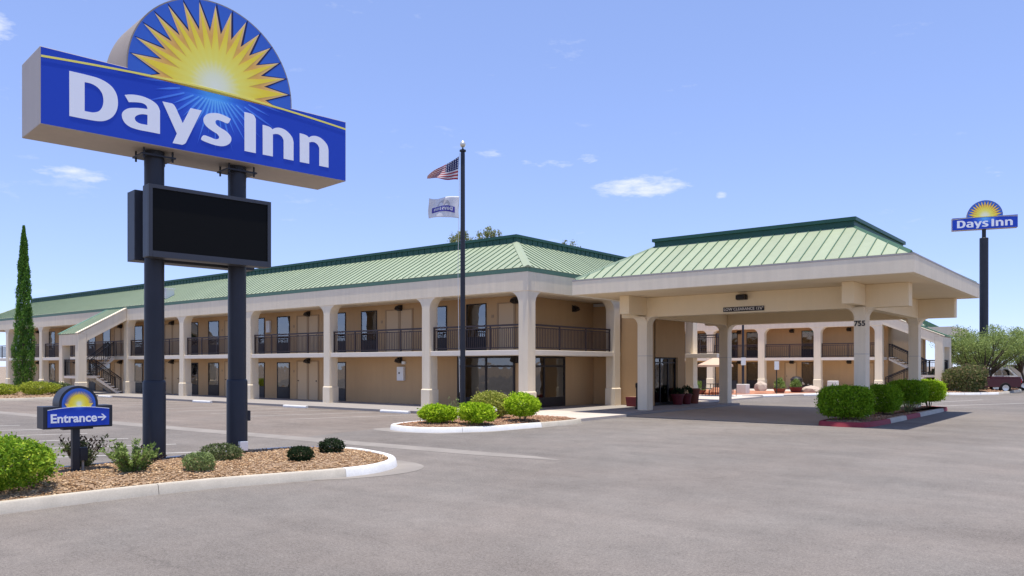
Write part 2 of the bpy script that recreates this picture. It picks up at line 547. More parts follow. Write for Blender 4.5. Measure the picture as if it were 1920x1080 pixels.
def copy_tree(o, parent=None):
    c = o.copy()
    COL.objects.link(c)
    c.parent = parent
    for ch in list(o.children):
        copy_tree(ch, c)
    return c


XZ = lambda a, b, d: (a, d, b)
YZ = lambda a, b, d: (d, a, b)
XY = lambda a, b, d: (a, b, d)


def text_mesh(body, size, bold=0.0, extrude=0.004, align='CENTER', mirror=False):
    cu = bpy.data.curves.new('lettering', 'FONT')
    cu.body = body
    cu.size = size
    cu.offset = bold
    cu.extrude = extrude
    cu.align_x = align
    cu.align_y = 'CENTER'
    cu.resolution_u = 4
    ob = bpy.data.objects.new('lettering_curve', cu)
    COL.objects.link(ob)
    dg = bpy.context.evaluated_depsgraph_get()
    me = bpy.data.meshes.new_from_object(ob.evaluated_get(dg))
    bpy.data.objects.remove(ob)
    # stand it up: curve XY -> XZ, facing -Y
    for v in me.vertices:
        x, y, z = v.co
        v.co = ((-x if mirror else x), -z, y)
    me.materials.clear()
    return me


def smooth_ring(pts, n=4):
    """closed ring of (x, y, corner): Catmull-Rom between corners"""
    out = []
    N = len(pts)
    for i in range(N):
        p0, p1, p2, p3 = pts[i - 1], pts[i], pts[(i + 1) % N], pts[(i + 2) % N]
        out.append((p1[0], p1[1]))
        if p1[2] and p2[2]:
            continue
        if p1[2]:
            p0 = p1
        if p2[2]:
            p3 = p2
        for k in range(1, n):
            t = k / n
            out.append(tuple(0.5 * ((2 * p1[j]) + (-p0[j] + p2[j]) * t + (2 * p0[j] - 5 * p1[j] + 4 * p2[j] - p3[j]) * t * t + (-p0[j] + 3 * p1[j] - 3 * p2[j] + p3[j]) * t ** 3) for j in (0, 1)))
    return out


GLYPH = {
    'D': [[(-2.53, 1.0, 1), (-2.24, 1.0, 0), (-2.04, .985, 0), (-1.87, .915, 0), (-1.775, .795, 0), (-1.746, .64, 0), (-1.768, .487, 0), (-1.841, .357, 0), (-1.956, .27, 0), (-2.084, .235, 0), (-2.28, .227, 0), (-2.53, .227, 1)],
          [(-2.29, .866, 1), (-2.182, .866, 0), (-2.084, .827, 0), (-2.013, .746, 0), (-1.987, .628, 0), (-2.002, .51, 0), (-2.056, .418, 0), (-2.14, .374, 0), (-2.21, .366, 0), (-2.29, .365, 1)]],
    'a': [[(-1.633, .801, 1), (-1.547, .829, 0), (-1.427, .848, 0), (-1.29, .845, 0), (-1.151, .808, 0), (-1.057, .745, 0), (-1.015, .655, 1), (-1.015, .227, 1), (-1.213, .227, 0), (-1.396, .226, 0), (-1.547, .249, 0), (-1.643, .317, 0), (-1.68, .417, 0), (-1.658, .499, 0), (-1.576, .571, 0), (-1.457, .609, 0), (-1.336, .628, 0), (-1.238, .636, 1), (-1.255, .692, 0), (-1.313, .722, 0), (-1.396, .721, 0), (-1.487, .705, 0), (-1.562, .688, 1)],
          [(-1.238, .532, 1), (-1.336, .522, 0), (-1.419, .482, 0), (-1.46, .426, 0), (-1.434, .37, 0), (-1.358, .344, 0), (-1.238, .346, 1)]],
    'y': [[(-.971, .839, 1), (-.792, .841, 1), (-.756, .819, 0), (-.729, .783, 1), (-.597, .516, 1), (-.449, .834, 1), (-.235, .836, 1), (-.511, .221, 1), (-.548, .146, 0), (-.603, .107, 1), (-.786, .104, 1), (-.707, .297, 1)]],
    's': [[(.342, .8, 1), (.305, .724, 0), (.265, .697, 0), (.153, .717, 0), (.081, .723, 0), (.035, .692, 0), (.048, .632, 0), (.127, .586, 0), (.245, .541, 0), (.332, .47, 0), (.355, .404, 0), (.325, .322, 0), (.239, .255, 0), (.127, .224, 0), (-.03, .228, 0), (-.21, .261, 0), (-.25, .284, 1), (-.229, .338, 0), (-.184, .372, 0), (-.082, .361, 0), (.022, .341, 0), (.087, .357, 0), (.107, .399, 0), (.061, .453, 0), (-.043, .494, 0), (-.146, .554, 0), (-.199, .629, 0), (-.191, .718, 0), (-.12, .796, 0), (-.017, .837, 0), (.1, .854, 0), (.232, .835, 0)]],
    'I': [[(.626, 1.0, 1), (.747, 1.0, 0), (.824, .98, 0), (.866, .91, 1), (.866, .225, 1), (.626, .225, 1)]],
    'n': [[(1.014, .829, 1), (1.115, .824, 0), (1.187, .81, 0), (1.228, .78, 1), (1.292, .823, 0), (1.39, .846, 0), (1.505, .83, 0), (1.604, .775, 0), (1.675, .70, 0), (1.702, .609, 1), (1.702, .226, 1), (1.476, .226, 1), (1.476, .608, 1), (1.439, .668, 0), (1.374, .703, 0), (1.308, .703, 0), (1.236, .68, 1), (1.236, .226, 1), (1.014, .226, 1)]],
}
GLYPH['m'] = [[(x + .832, y, c) for x, y, c in GLYPH['n'][0]]]     # the last n


def glyph_mesh(g, k, depth=0.004):
    cu = bpy.data.curves.new('letter', 'CURVE')
    cu.dimensions = '2D'
    cu.fill_mode = 'BOTH'
    cu.extrude = depth
    for ring in GLYPH[g]:
        r = smooth_ring(ring)
        sp = cu.splines.new('POLY')
        sp.points.add(len(r) - 1)
        for p, (x, y) in zip(sp.points, r):
            p.co = (x * k, y * k, 0, 1)
        sp.use_cyclic_u = True
    ob = bpy.data.objects.new('letter_curve', cu)
    COL.objects.link(ob)
    dg = bpy.context.evaluated_depsgraph_get()
    me = bpy.data.meshes.new_from_object(ob.evaluated_get(dg))
    bpy.data.objects.remove(ob)
    for v in me.vertices:
        x, y, z = v.co
        v.co = (x, -z, y)
    me.materials.clear()
    return me


# ------------------------------------------------------------------ vegetation helpers
rng = np.random.default_rng(7)


def leaves_mesh(name, P, N, size, aspect=0.5, matname='leaf_hedge', jitter=0.35, flop=0.6):
    n = len(P)
    a = rng.normal(size=(n, 3))
    a /= np.linalg.norm(a, axis=1)[:, None]
    d = N * (1 - flop) + a * flop
    d /= np.linalg.norm(d, axis=1)[:, None] + 1e-9
    b = rng.normal(size=(n, 3))
    b -= (b * d).sum(1)[:, None] * d
    b /= np.linalg.norm(b, axis=1)[:, None] + 1e-9
    s = (size * (1 + jitter * rng.uniform(-1, 1, n)))[:, None]
    c = np.cross(d, b)
    V = np.empty((n, 4, 3))
    V[:, 0] = P - d * s * 0.5
    V[:, 1] = P + b * s * aspect * 0.5 + c * s * 0.08
    V[:, 2] = P + d * s * 0.5
    V[:, 3] = P - b * s * aspect * 0.5 + c * s * 0.08
    me = bpy.data.meshes.new(name)
    me.vertices.add(n * 4)
    me.vertices.foreach_set('co', V.reshape(-1))
    me.loops.add(n * 4)
    me.loops.foreach_set('vertex_index', np.arange(n * 4, dtype=np.int32))
    me.polygons.add(n)
    me.polygons.foreach_set('loop_start', np.arange(0, n * 4, 4, dtype=np.int32))
    me.polygons.foreach_set('loop_total', np.full(n, 4, dtype=np.int32))
    me.update(calc_edges=True)
    me.validate()
    me.materials.append(M[matname])
    return me


def unit(n):
    d = rng.normal(size=(n, 3))
    return d / np.linalg.norm(d, axis=1)[:, None]


def bush(name, label, loc, rx, ry, h, n, size, leaf, power=2.0, lumps=9, lump=0.16, group=None, lift=0.12, stems=7, shell=0.55, aspect=0.55, rotz=0.0, hole=0.0):
    t = thing(name, label, 'bush' if 'hedge' not in name else 'hedge', loc, rotz, group)
    d = unit(n)
    q = (np.abs(d) ** power).sum(1) ** (-1 / power)
    r = np.where(rng.uniform(size=n) < 0.62, rng.uniform(0.86, 1.0, n), rng.uniform(0.25, 0.9, n) ** shell)
    L = unit(lumps)
    la = rng.uniform(-0.5, 1.0, lumps) * lump
    bumpf = 1 + (np.exp(-((1 - d @ L.T) / 0.12)) * la).sum(1)
    L2 = unit(90)
    bumpf += (np.exp(-((1 - d @ L2.T) / 0.012)) * rng.uniform(-.17, .09, 90)).sum(1) * min(1, lump * 5) + rng.normal(size=n) * 0.03
    r = np.where(rng.uniform(size=n) < 0.035, rng.uniform(1.0, 1.13, n), r)
    p = d * (q * r * bumpf)[:, None]
    keep = np.ones(n, bool)
    if hole:
        H = unit(40)
        keep = ~((np.exp(-((1 - d @ H.T) / 0.012)).max(1) > 0.5) & (rng.uniform(size=n) < hole))
    p, d = p[keep], d[keep]
    hz = (h - lift) / 2
    P = np.c_[p[:, 0] * rx, p[:, 1] * ry, lift + hz + p[:, 2] * hz]
    P[:, 2] = np.maximum(P[:, 2], 0.03 + 0.06 * rng.uniform(size=len(P)))
    link('foliage', leaves_mesh('foliage', P, d, size, aspect, leaf), t)
    mb = MB()
    for k in range(stems):
        a = rng.uniform(0, 6.28)
        mb.tube([(0.05 * math.cos(a), 0.05 * math.sin(a), -0.05), (rx * .3 * math.cos(a), ry * .3 * math.sin(a), h * .35), (rx * .7 * math.cos(a), ry * .7 * math.sin(a), h * .75)], [.018, .013, .005], 5)
    mb.build('stem', 'twig', t)
    return t


def shoot_bush(name, label, loc, rad, h, stems, n_leaf, size, leaf, group=None, spread=1.0, top=None, aspect=0.5):
    """an open shrub of leafy shoots"""
    t = thing(name, label, 'bush', loc, 0, group)
    mb = MB()
    PP, NN, PT, NT = [], [], [], []
    for k in range(stems):
        a = rng.uniform(0, 6.28)
        f = rng.uniform(0.15, 1) ** 0.7 * spread
        hh = h * rng.uniform(.55, 1.0) * (1 - .25 * f)
        pts = [Vector((.03 * math.cos(a), .03 * math.sin(a), -.03)), Vector((rad * f * .45 * math.cos(a), rad * f * .45 * math.sin(a), hh * .5)), Vector((rad * f * math.cos(a), rad * f * math.sin(a), hh))]
        mb.tube(pts, [.012, .008, .004], 5)
        tip = top is not None and rng.uniform() < top[1]
        for j in range(n_leaf):
            u = rng.uniform(.12, 1.04)
            p = pts[0] * (1 - u) ** 2 + pts[1] * 2 * u * (1 - u) + pts[2] * u * u
            dv = unit(1)[0]
            dv[2] = abs(dv[2]) * .7 + .25
            p = np.array(p) + dv * size * rng.uniform(.3, 1.2)
            (PT if tip and u > .66 else PP).append(p)
            (NT if tip and u > .66 else NN).append(dv)
    mb.build('stem', 'twig', t)
    link('foliage', leaves_mesh('foliage', np.array(PP), np.array(NN), size, aspect, leaf, flop=.4), t)
    if PT:
        tag(link('shoot_tips', leaves_mesh('shoot_tips', np.array(PT), np.array(NT), size * .85, aspect, top[0], flop=.4), t), 'dark bronze young leaves at the shoot tips', kind='stuff')
    return t


def tree(name, label, loc, trunk_h, crown_c, crown_r, n_cl, n_leaf, size, leaf, trunk_r=.12, trunks=1, group=None, spread=.5, clump=.35, seed=1, aspect=.4, tall=.75):
    rs = random.Random(seed)
    t = thing(name, label, 'tree', loc, 0, group)
    mb = MB()
    cl = []
    cc = Vector(crown_c)
    for i in range(n_cl):
        while True:
            d = Vector((rs.uniform(-1, 1), rs.uniform(-1, 1), rs.uniform(-1, 1)))
            if .25 < d.length < 1:
                break
        cl.append(cc + Vector((d.x * crown_r[0], d.y * crown_r[1], d.z * crown_r[2])))
    forks = []
    for k in range(trunks):
        a = 6.28 * k / max(trunks, 1) + rs.uniform(0, 1)
        top = Vector((spread * math.cos(a) * (trunks > 1), spread * math.sin(a) * (trunks > 1), trunk_h))
        b0 = Vector((.12 * math.cos(a) * (trunks > 1), .12 * math.sin(a) * (trunks > 1), -.1))
        mb.tube([b0, b0.lerp(top, .5) + Vector((rs.uniform(-.08, .08), rs.uniform(-.08, .08), 0)), top], [trunk_r, trunk_r * .8, trunk_r * .62], 8)
        forks.append(top)
    for c in cl:
        f = min(forks, key=lambda q: (q - c).length)
        mid = f.lerp(c, .5) + Vector((rs.uniform(-.2, .2), rs.uniform(-.2, .2), rs.uniform(0, .3))) * crown_r[2] * .3
        mb.tube([f - Vector((0, 0, .05)), mid, c], [trunk_r * .4, trunk_r * .22, trunk_r * .06], 5)
    mb.build('trunk', 'trunk_bark', t, smooth=True)
    PP, NN = [], []
    for c in cl:
        d = unit(n_leaf)
        r = rng.uniform(0, 1, n_leaf) ** .55
        k = clump * rng.uniform(.7, 1.25)
        PP.append(np.array(c) + d * r[:, None] * np.array([k, k, k * tall]))
        NN.append(d)
    link('crown', leaves_mesh('crown', np.concatenate(PP), np.concatenate(NN), size, aspect, leaf), t)
    return t


# =================================================================== GROUND
def sheet(name, poly, z, m, parent=None, thick=0.0):
    mb = MB()
    if thick:
        mb.prism(poly, XY, z - thick, z)
    else:
        mb.add([(x, y, z) for x, y in poly], [tuple(range(len(poly)))])
    return mb.build(name, m, parent)


# one sheet out to the horizon
tag(sheet('ground', [(-2500, -2500), (2500, -2500), (2500, 2500), (-2500, 2500)], -0.02, 'desert'), kind='structure')
tag(sheet('parking_lot', [(-75, -60), (60, -60), (60, 70), (-75, 70)], 0.0, 'asphalt'), kind='structure')
tag(sheet('parking_stalls', [(-62, -12.9), (-17, -12.2), (-4, -11.9), (1.5, -11.7), (.9, -9.2), (.6, -2.4), (-62, -2.4)], 0.002, 'asphalt_worn'), kind='structure')
tag(sheet('concrete_gutter', [(-45, -13.75), (-17, -12.85), (-4, -12.6), (4, -12.2), (8.0, -11.95), (9.9, -11.6), (9.0, -11.35), (6.5, -11.4), (4, -11.5), (-4, -11.85), (-17, -12.15), (-45, -13.0)], 0.004, 'gutter_concrete'), kind='structure')
tag(sheet('canopy_driveway', [(3.6, 1.3), (10.9, 1.3), (10.9, 12.6), (3.6, 12.6)], 0.004, 'paver'), kind='structure')

# parking lines: angled stalls beside the sign island, faded stalls along the wing
lines = bpy.data.objects.new('parking_lines', None)
COL.objects.link(lines)
tag(lines, kind='structure')


def pline(a, b, w=0.1, z=0.004):
    a, b = Vector((*a, 0)), Vector((*b, 0))
    n = (b - a).normalized().cross(Vector((0, 0, 1))) * w / 2
    me = MB().add([(p.x, p.y, z) for p in (a - n, b - n, b + n, a + n)], [(0, 1, 2, 3)])
    me.build('painted_line', 'paint_line', lines)


for i in range(14):
    x = 3.05 - 2.42 * i
    pline((x, -14.75), (x - 2.55, -19.2), 0.11)
for i in range(18):
    x = -3.2 - 2.6 * i
    pline((x, -2.9), (x - 1.6, -7.6), 0.08)
pline((10.9, 16.4), (17.2, 29.6), 0.14)
pline((9.6, 18.5), (11.8, 26.5), 0.1)

# walkway in front of the wing, slab by slab
walk = bpy.data.objects.new('walkway', None)
COL.objects.link(walk)
tag(walk, kind='structure')
x = -62.0
while x < -0.2:
    x1 = min(x + 2.42, -0.1)
    MB().box(x + .006, x1 - .006, -2.45, 1.64, -.1, .10).build('paving_slab', 'walk_shaded', walk)
    x = x1
for (a, b, c, d, m) in [(-.09, 1.9, -2.45, 1.6, 'walk_pale'), (1.92, 3.9, -2.45, 1.0, 'walk_pale'), (-.09, 1.9, 1.62, 4.4, 'walk_shaded'), (1.92, 3.6, 1.02, 4.4, 'walk_shaded'),
                        (-.09, 1.58, 4.42, 7.15, 'walk_shaded'), (1.62, 3.6, 4.42, 8.3, 'walk_shaded'), (1.62, 3.6, 8.32, 12.2, 'walk_shaded'), (-1.58, -.12, 1.66, 7.15, 'walk_shaded')]:
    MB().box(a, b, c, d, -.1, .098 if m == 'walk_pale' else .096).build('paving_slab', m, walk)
# rear court pavement
tag(sheet('court_pavement', [(-22, 13.0), (1.2, 13.0), (1.2, 21.3), (-.5, 21.3), (2.0, 26.8), (3.4, 30.2), (7.0, 33.0), (7.0, 38), (-22, 38)], 0.09, 'walk_pale', thick=.15), kind='structure')
tag(sheet('court_planting_bed', [(-14, 22.2), (-2.0, 21.6), (.2, 26.2), (1.6, 29.6), (1.0, 31.6), (-14, 31.6)], 0.104, 'rock_red', thick=.01), kind='structure')


def ring_offset(path, d):
    """inset a counter-clockwise closed ring"""
    n = len(path)
    out = []
    for i in range(n):
        a, b, c = Vector(path[i - 1]), Vector(path[i]), Vector(path[(i + 1) % n])
        t = ((b - a).normalized() + (c - b).normalized()).normalized()
        out.append((b.x - t.y * d, b.y + t.x * d))
    return out


def dense(path, step=0.25):
    out = []
    n = len(path)
    for i in range(n):
        a, b = Vector(path[i]), Vector(path[(i + 1) % n])
        k = max(1, int((b - a).length / step))
        out += [tuple(a.lerp(b, j / k)) for j in range(k)]
    return out


def island(name, ring, paint, gravel, n_stones, stone, kerb_h=.15, kerb_w=.17, seg=3.0, mound=.06, bed='soil'):
    """ring counter-clockwise; paint(x, y) -> kerb material"""
    root = bpy.data.objects.new(name, None)
    COL.objects.link(root)
    tag(root, kind='structure')
    rg = dense(smooth_ring([(x, y, 0) for x, y in ring], 8))
    inn = ring_offset(rg, kerb_w)
    n = len(rg)
    # kerb pieces
    i = 0
    while i < n:
        j, ln = i, 0
        while j < n and ln < seg:
            ln += (Vector(rg[(j + 1) % n]) - Vector(rg[j])).length
            j += 1
        vs, fs = [], []
        for k in range(i, j + 1):
            o_, q_ = rg[k % n], inn[k % n]
            nx, ny = q_[0] - o_[0], q_[1] - o_[1]
            if k == j:      # leave a joint
                p_ = rg[(k - 1) % n], inn[(k - 1) % n]
                o_ = tuple(Vector(o_).lerp(Vector(p_[0]), .05))
                q_ = tuple(Vector(q_).lerp(Vector(p_[1]), .05))
            for f, z in ((-.02, -.03), (.16, kerb_h - .025), (.30, kerb_h), (.93, kerb_h), (1, kerb_h - .01), (1, -.03)):
                vs.append((o_[0] + nx * f, o_[1] + ny * f, z))
        for k in range(j - i):
            for q in range(5):
                fs.append((k * 6 + q, (k + 1) * 6 + q, (k + 1) * 6 + q + 1, k * 6 + q + 1))
        fs.append(tuple(range(6)))
        fs.append(tuple((j - i) * 6 + q for q in range(6))[::-1])
        mx, my = rg[((i + j) // 2) % n]
        MB().add(vs, fs).build('kerb_piece', paint(mx, my), root, smooth=True)
        i = j
    # bed
    cxm = sum(p[0] for p in inn) / n
    cym = sum(p[1] for p in inn) / n
    in2 = ring_offset(rg, kerb_w + .7)
    ok = [((a[0] - b[0]) ** 2 + (a[1] - b[1]) ** 2) ** .5 < 1.2 for a, b in zip(inn, in2)]
    vs = [(x, y, kerb_h - .03) for x, y in inn] + [(x, y, kerb_h + mound) for x, y in in2]
    fs = [(k, (k + 1) % n, n + (k + 1) % n, n + k) for k in range(n)] + [tuple(range(n, 2 * n))]
    MB().add(vs, fs).build('bed', bed, root)
    # loose stones
    xs, ys = [p[0] for p in inn], [p[1] for p in inn]
    pts = []
    A = np.array(inn)
    B = np.roll(A, -1, 0)
    while len(pts) < n_stones:
        c = np.c_[rng.uniform(min(xs), max(xs), 4000), rng.uniform(min(ys), max(ys), 4000)]
        x, y = c[:, 0][:, None], c[:, 1][:, None]
        cr = ((A[:, 1] > y) != (B[:, 1] > y)) & (x < (B[:, 0] - A[:, 0]) * (y - A[:, 1]) / (B[:, 1] - A[:, 1] + 1e-12) + A[:, 0])
        ins = cr.sum(1) % 2 == 1
        dist = np.sqrt(((c[:, None, :] - A[None, ::2, :]) ** 2).sum(2)).min(1)
        for p, dd in zip(c[ins], dist[ins]):
            pts.append((p[0], p[1], kerb_h - .03 + (mound + .03) * min(1, dd / .7)))
    pts = np.array(pts[:n_stones])
    ico = [(0, 0, 1), (.9, 0, .3), (.28, .85, .3), (-.73, .53, .3), (-.73, -.53, .3), (.28, -.85, .3), (0, 0, -.6)]
    icf = [(0, 1, 2), (0, 2, 3), (0, 3, 4), (0, 4, 5), (0, 5, 1), (6, 2, 1), (6, 3, 2), (6, 4, 3), (6, 5, 4), (6, 1, 5)]
    I = np.array(ico)
    ns = len(pts)
    sc = stone * rng.uniform(.45, 1.25, (ns, 1, 1)) * rng.uniform(.7, 1.2, (ns, 1, 3))
    an = rng.uniform(0, 6.28, ns)
    V = I[None] * (1 + .25 * rng.normal(size=(ns, 7, 3)))
    V = V * sc * np.array([1, 1, .7])
    ca, sa = np.cos(an)[:, None], np.sin(an)[:, None]
    V = np.stack([V[..., 0] * ca - V[..., 1] * sa, V[..., 0] * sa + V[..., 1] * ca, V[..., 2]], 2) + pts[:, None, :]
    F = (np.array(icf)[None] + (np.arange(ns) * 7)[:, None, None]).reshape(-1, 3)
    me = bpy.data.meshes.new('gravel')
    me.vertices.add(ns * 7)
    me.vertices.foreach_set('co', V.reshape(-1))
    me.loops.add(len(F) * 3)
    me.loops.foreach_set('vertex_index', F.reshape(-1).astype(np.int32))
    me.polygons.add(len(F))
    me.polygons.foreach_set('loop_start', np.arange(0, len(F) * 3, 3, dtype=np.int32))
    me.polygons.foreach_set('loop_total', np.full(len(F), 3, dtype=np.int32))
    me.update(calc_edges=True)
    me.materials.append(M[gravel])
    tag(link('gravel', me, root), kind='stuff')
    return root


leafmat('gravel_tan', (0.15, 0.08, 0.038), (0.38, 0.235, 0.125), (0.66, 0.49, 0.31), 0.0)
leafmat('gravel_red', (0.22, 0.105, 0.06), (0.36, 0.20, 0.12), (0.50, 0.34, 0.22), 0.0)

island('sign_island', [(4.3, -27), (7.75, -27), (7.66, -23), (7.6, -20.9), (7.6, -19.5), (7.75, -18.1), (8.05, -17), (8.3, -16.2), (8.4, -15.3), (8.1, -14.5), (7.5, -13.95), (6.6, -13.6), (5.6, -13.5), (4.7, -14.0), (4.3, -15.2), (4.2, -20)],
       lambda x, y: 'kerb_white' if y > -16.6 else 'kerb_concrete', 'gravel_tan', 24000, .026)
tag(sheet('kerb_apron', smooth_ring([(8.2, -16.5, 1), (8.55, -16.0, 0), (8.75, -15.3, 0), (8.72, -14.6, 0), (8.4, -14.05, 0), (7.9, -13.75, 0), (7.2, -13.65, 1), (7.6, -14.6, 1)], 6), 0.005, 'gutter_concrete'), kind='structure')
island('flagpole_island', [(1.2, -8.3), (2.2, -8.75), (3.2, -8.55), (4.05, -7.4), (4.3, -6), (4.25, -2.5), (1.0, -2.5), (.75, -5), (.8, -7)],
       lambda x, y: 'kerb_white' if y < -6.0 else 'kerb_concrete', 'gravel_red', 5200, .035, mound=.04)
tag(sheet('kerb_apron', [(.75, -8.6), (1.3, -8.95), (2.4, -9.05), (3.6, -8.7), (4.35, -7.5), (4.55, -5), (4.4, -2.6), (4.0, -2.6), (4.0, -7), (3.0, -8.2), (1.4, -8.2), (.9, -7)], 0.005, 'gutter_concrete'), kind='structure')
island('canopy_island', [(10.75, 1.5), (11.2, 1.05), (11.9, 1.05), (12.3, 1.5), (12.4, 4), (12.4, 12.4), (12.2, 13.5), (11.6, 13.9), (11.0, 13.5), (10.75, 12.4), (10.7, 5)],
       lambda x, y: 'kerb_red' if (y < 2.6 or 5.5 < y < 8.5 or y > 12.2) else 'kerb_concrete', 'gravel_red', 3500, .035, mound=.02, seg=2.0)
island('cypress_island', [(-44, -9.5), (-33, -11.0), (-29.6, -10.5), (-28.9, -8), (-29.2, -5.2), (-31.4, -3.6), (-36, -3.4), (-44, -3.4)],
       lambda x, y: 'kerb_concrete', 'gravel_tan', 1800, .06, seg=4.0)
island('roadside_island', [(6.9, 34.2), (9.0, 33.9), (10.6, 35.6), (11.4, 38.2), (11.6, 46), (10, 52), (7.4, 50), (6.6, 38)],
       lambda x, y: 'kerb_white' if y < 38 else 'kerb_concrete', 'gravel_red', 2000, .06, seg=3.0)


# =================================================================== BUILDINGS
def clip(poly, a, b, c):
    """keep a*x + b*y <= c"""
    out = []
    n = len(poly)
    for i in range(n):
        p, q = poly[i], poly[(i + 1) % n]
        dp, dq = a * p[0] + b * p[1] - c, a * q[0] + b * q[1] - c
        if dp <= 1e-9:
            out.append(p)
        if dp * dq < -1e-12:
            t = dp / (dp - dq)
            out.append((p[0] + (q[0] - p[0]) * t, p[1] + (q[1] - p[1]) * t))
    return out


def slope(parent, A, e, n, L, run, rise, pitch=.40, hip0=True, hip1=True, joined=False, rib=.03):
    """standing-seam slope: eave from A along e for L, climbing along n"""
    A, e, n = Vector(A), Vector(e), Vector(n)
    ln = math.hypot(run, rise)
    up = (n * run + Vector((0, 0, rise))) / ln       # unit up-slope
    nrm = e.cross(up)
    if nrm.z < 0:
        nrm = -nrm
    k = round(L / pitch)
    w = L / k
    cache = {}
    allmb = MB()
    for i in range(k):
        a0, a1 = i * w, (i + 1) * w
        poly = [(0, 0), (w, 0), (w, run), (0, run)]
        if hip0:
            poly = clip(poly, -1, 1, a0)            # t <= a
        if hip1:
            poly = clip(poly, 1, 1, L - a0)         # t <= L - a
        if len(poly) < 3:
            continue
        full = len(poly) == 4 and abs(max(p[1] for p in poly) - run) < 1e-6 and min(p[1] for p in poly[2:]) > run - 1e-6
        mb = allmb if joined else MB()
        off = e * a0
        base = A + off if joined else Vector((0, 0, 0))
        sc = ln / run
        fn = lambda a, b, d: tuple(base + e * a + up * (b * sc) + nrm * d)
        mb.prism(poly, fn, 0.0, .018)
        tm = run
        if hip0:
            tm = min(tm, a0 + .012)
        if hip1:
            tm = min(tm, L - a0)
        if tm > .05:
            mb.prism([(-.013, 0), (.013, 0), (.013, tm), (-.013, tm)], fn, .0185, .018 + rib, 1)
        if not joined:
            if full and 'full' in cache:
                me = cache['full']
            else:
                me = mb.mesh('roof_panel', ['roof_green', 'roof_seam'])
                if full:
                    cache['full'] = me
            link('roof_panel', me, parent, tuple(A + off))
    if joined:
        allmb.build('roof_panels', ['roof_green', 'roof_seam'], parent)


def hip_cap(parent, A, up, w=.14, mname='roof_green', name='hip_cap'):
    A, B = Vector(A), Vector(up)
    d = (B - A).normalized()
    s = d.cross(Vector((0, 0, 1))).normalized() * w
    t = s.cross(d).normalized()
    if t.z < 0:
        t = -t
    vs = []
    for p in (A, B):
        vs += [p - s - t * .02, p + t * .07, p + s - t * .02, p - t * .03]
    MB().add(vs, [(0, 1, 5, 4), (1, 2, 6, 5), (2, 3, 7, 6), (3, 0, 4, 7), (0, 3, 2, 1), (4, 5, 6, 7)]).build(name, mname, parent)


def fillet_column(x0, x1, y0, y1, z0, ztop, r, sides=('x-', 'x+'), plinth=.9, pw=.03):
    """shaft with plinth and quarter-round haunches at the top"""
    mb = MB()
    mb.box(x0 - pw, x1 + pw, y0 - pw, y1 + pw, z0, plinth - .05)
    # chamfer between plinth and shaft
    lo = [(x0 - pw, y0 - pw), (x1 + pw, y0 - pw), (x1 + pw, y1 + pw), (x0 - pw, y1 + pw)]
    hi = [(x0, y0), (x1, y0), (x1, y1), (x0, y1)]
    mb.add([(a, b, plinth - .05) for a, b in lo] + [(a, b, plinth) for a, b in hi], [(0, 1, 5, 4), (1, 2, 6, 5), (2, 3, 7, 6), (3, 0, 4, 7)])
    mb.box(x0, x1, y0, y1, plinth, ztop)
    arc = [(r - r * math.cos(R(90 * k / 8)), -r + r * math.sin(R(90 * k / 8))) for k in range(9)]     # from wall (0,-r) to (r,0)
    poly = [(0, 0)] + [(a, b) for a, b in arc]
    if 'x+' in sides:
        mb.prism([(x1 - .002 + a, ztop + b) for a, b in poly], XZ, y0 + .003, y1 - .003)
    if 'x-' in sides:
        mb.prism([(x0 + .002 - a, ztop + b) for a, b in poly], XZ, y0 + .003, y1 - .003)
    if 'y+' in sides:
        mb.prism([(y1 - .002 + a, ztop + b) for a, b in poly], YZ, x0 + .003, x1 - .003)
    if 'y-' in sides:
        mb.prism([(y0 + .002 - a, ztop + b) for a, b in poly], YZ, x0 + .003, x1 - .003)
    return mb


def railing(parent, a, b, z, h=1.05, step=.11, mname='rail_brown', slope_dz=0.0):
    """a, b: ends in plan; z: walking surface at a"""
    a, b = Vector((*a, z)), Vector((*b, z + slope_dz))
    L = (b - a).length
    d = (b - a) / L
    s = Vector((d.x, d.y, 0)).normalized().cross(Vector((0, 0, 1)))
    mb = MB()

    def bar(z0, z1, w):
        vs = []
        for p in (a, b):
            for q, zz in ((-w, z0), (w, z0), (w, z1), (-w, z1)):
                vs.append(p + s * q + Vector((0, 0, zz)))
        mb.add(vs, [(0, 1, 2, 3), (7, 6, 5, 4), (0, 4, 5, 1), (1, 5, 6, 2), (2, 6, 7, 3), (3, 7, 4, 0)])
    bar(h - .07, h, .03)
    bar(h - .17, h - .13, .018)
    bar(.08, .12, .02)
    k = max(1, round(L / 1.75))
    for i in range(k + 1):
        p = a.lerp(b, i / k)
        if i == 0:
            p = p + d * .03
        if i == k:
            p = p - d * .03
        mb.box(p.x - .025, p.x + .025, p.y - .025, p.y + .025, p.z, p.z + h - .071)
    r = mb.build('railing', mname, parent)
    mb = MB()
    n = int(L / step)
    for i in range(1, n):
        p = a.lerp(b, i / n)
        mb.box(p.x - .009, p.x + .009, p.y - .009, p.y + .009, p.z + .121, p.z + h - .171)
    o = mb.build('baluster', mname, r)
    tag(o, kind='stuff')
    return r


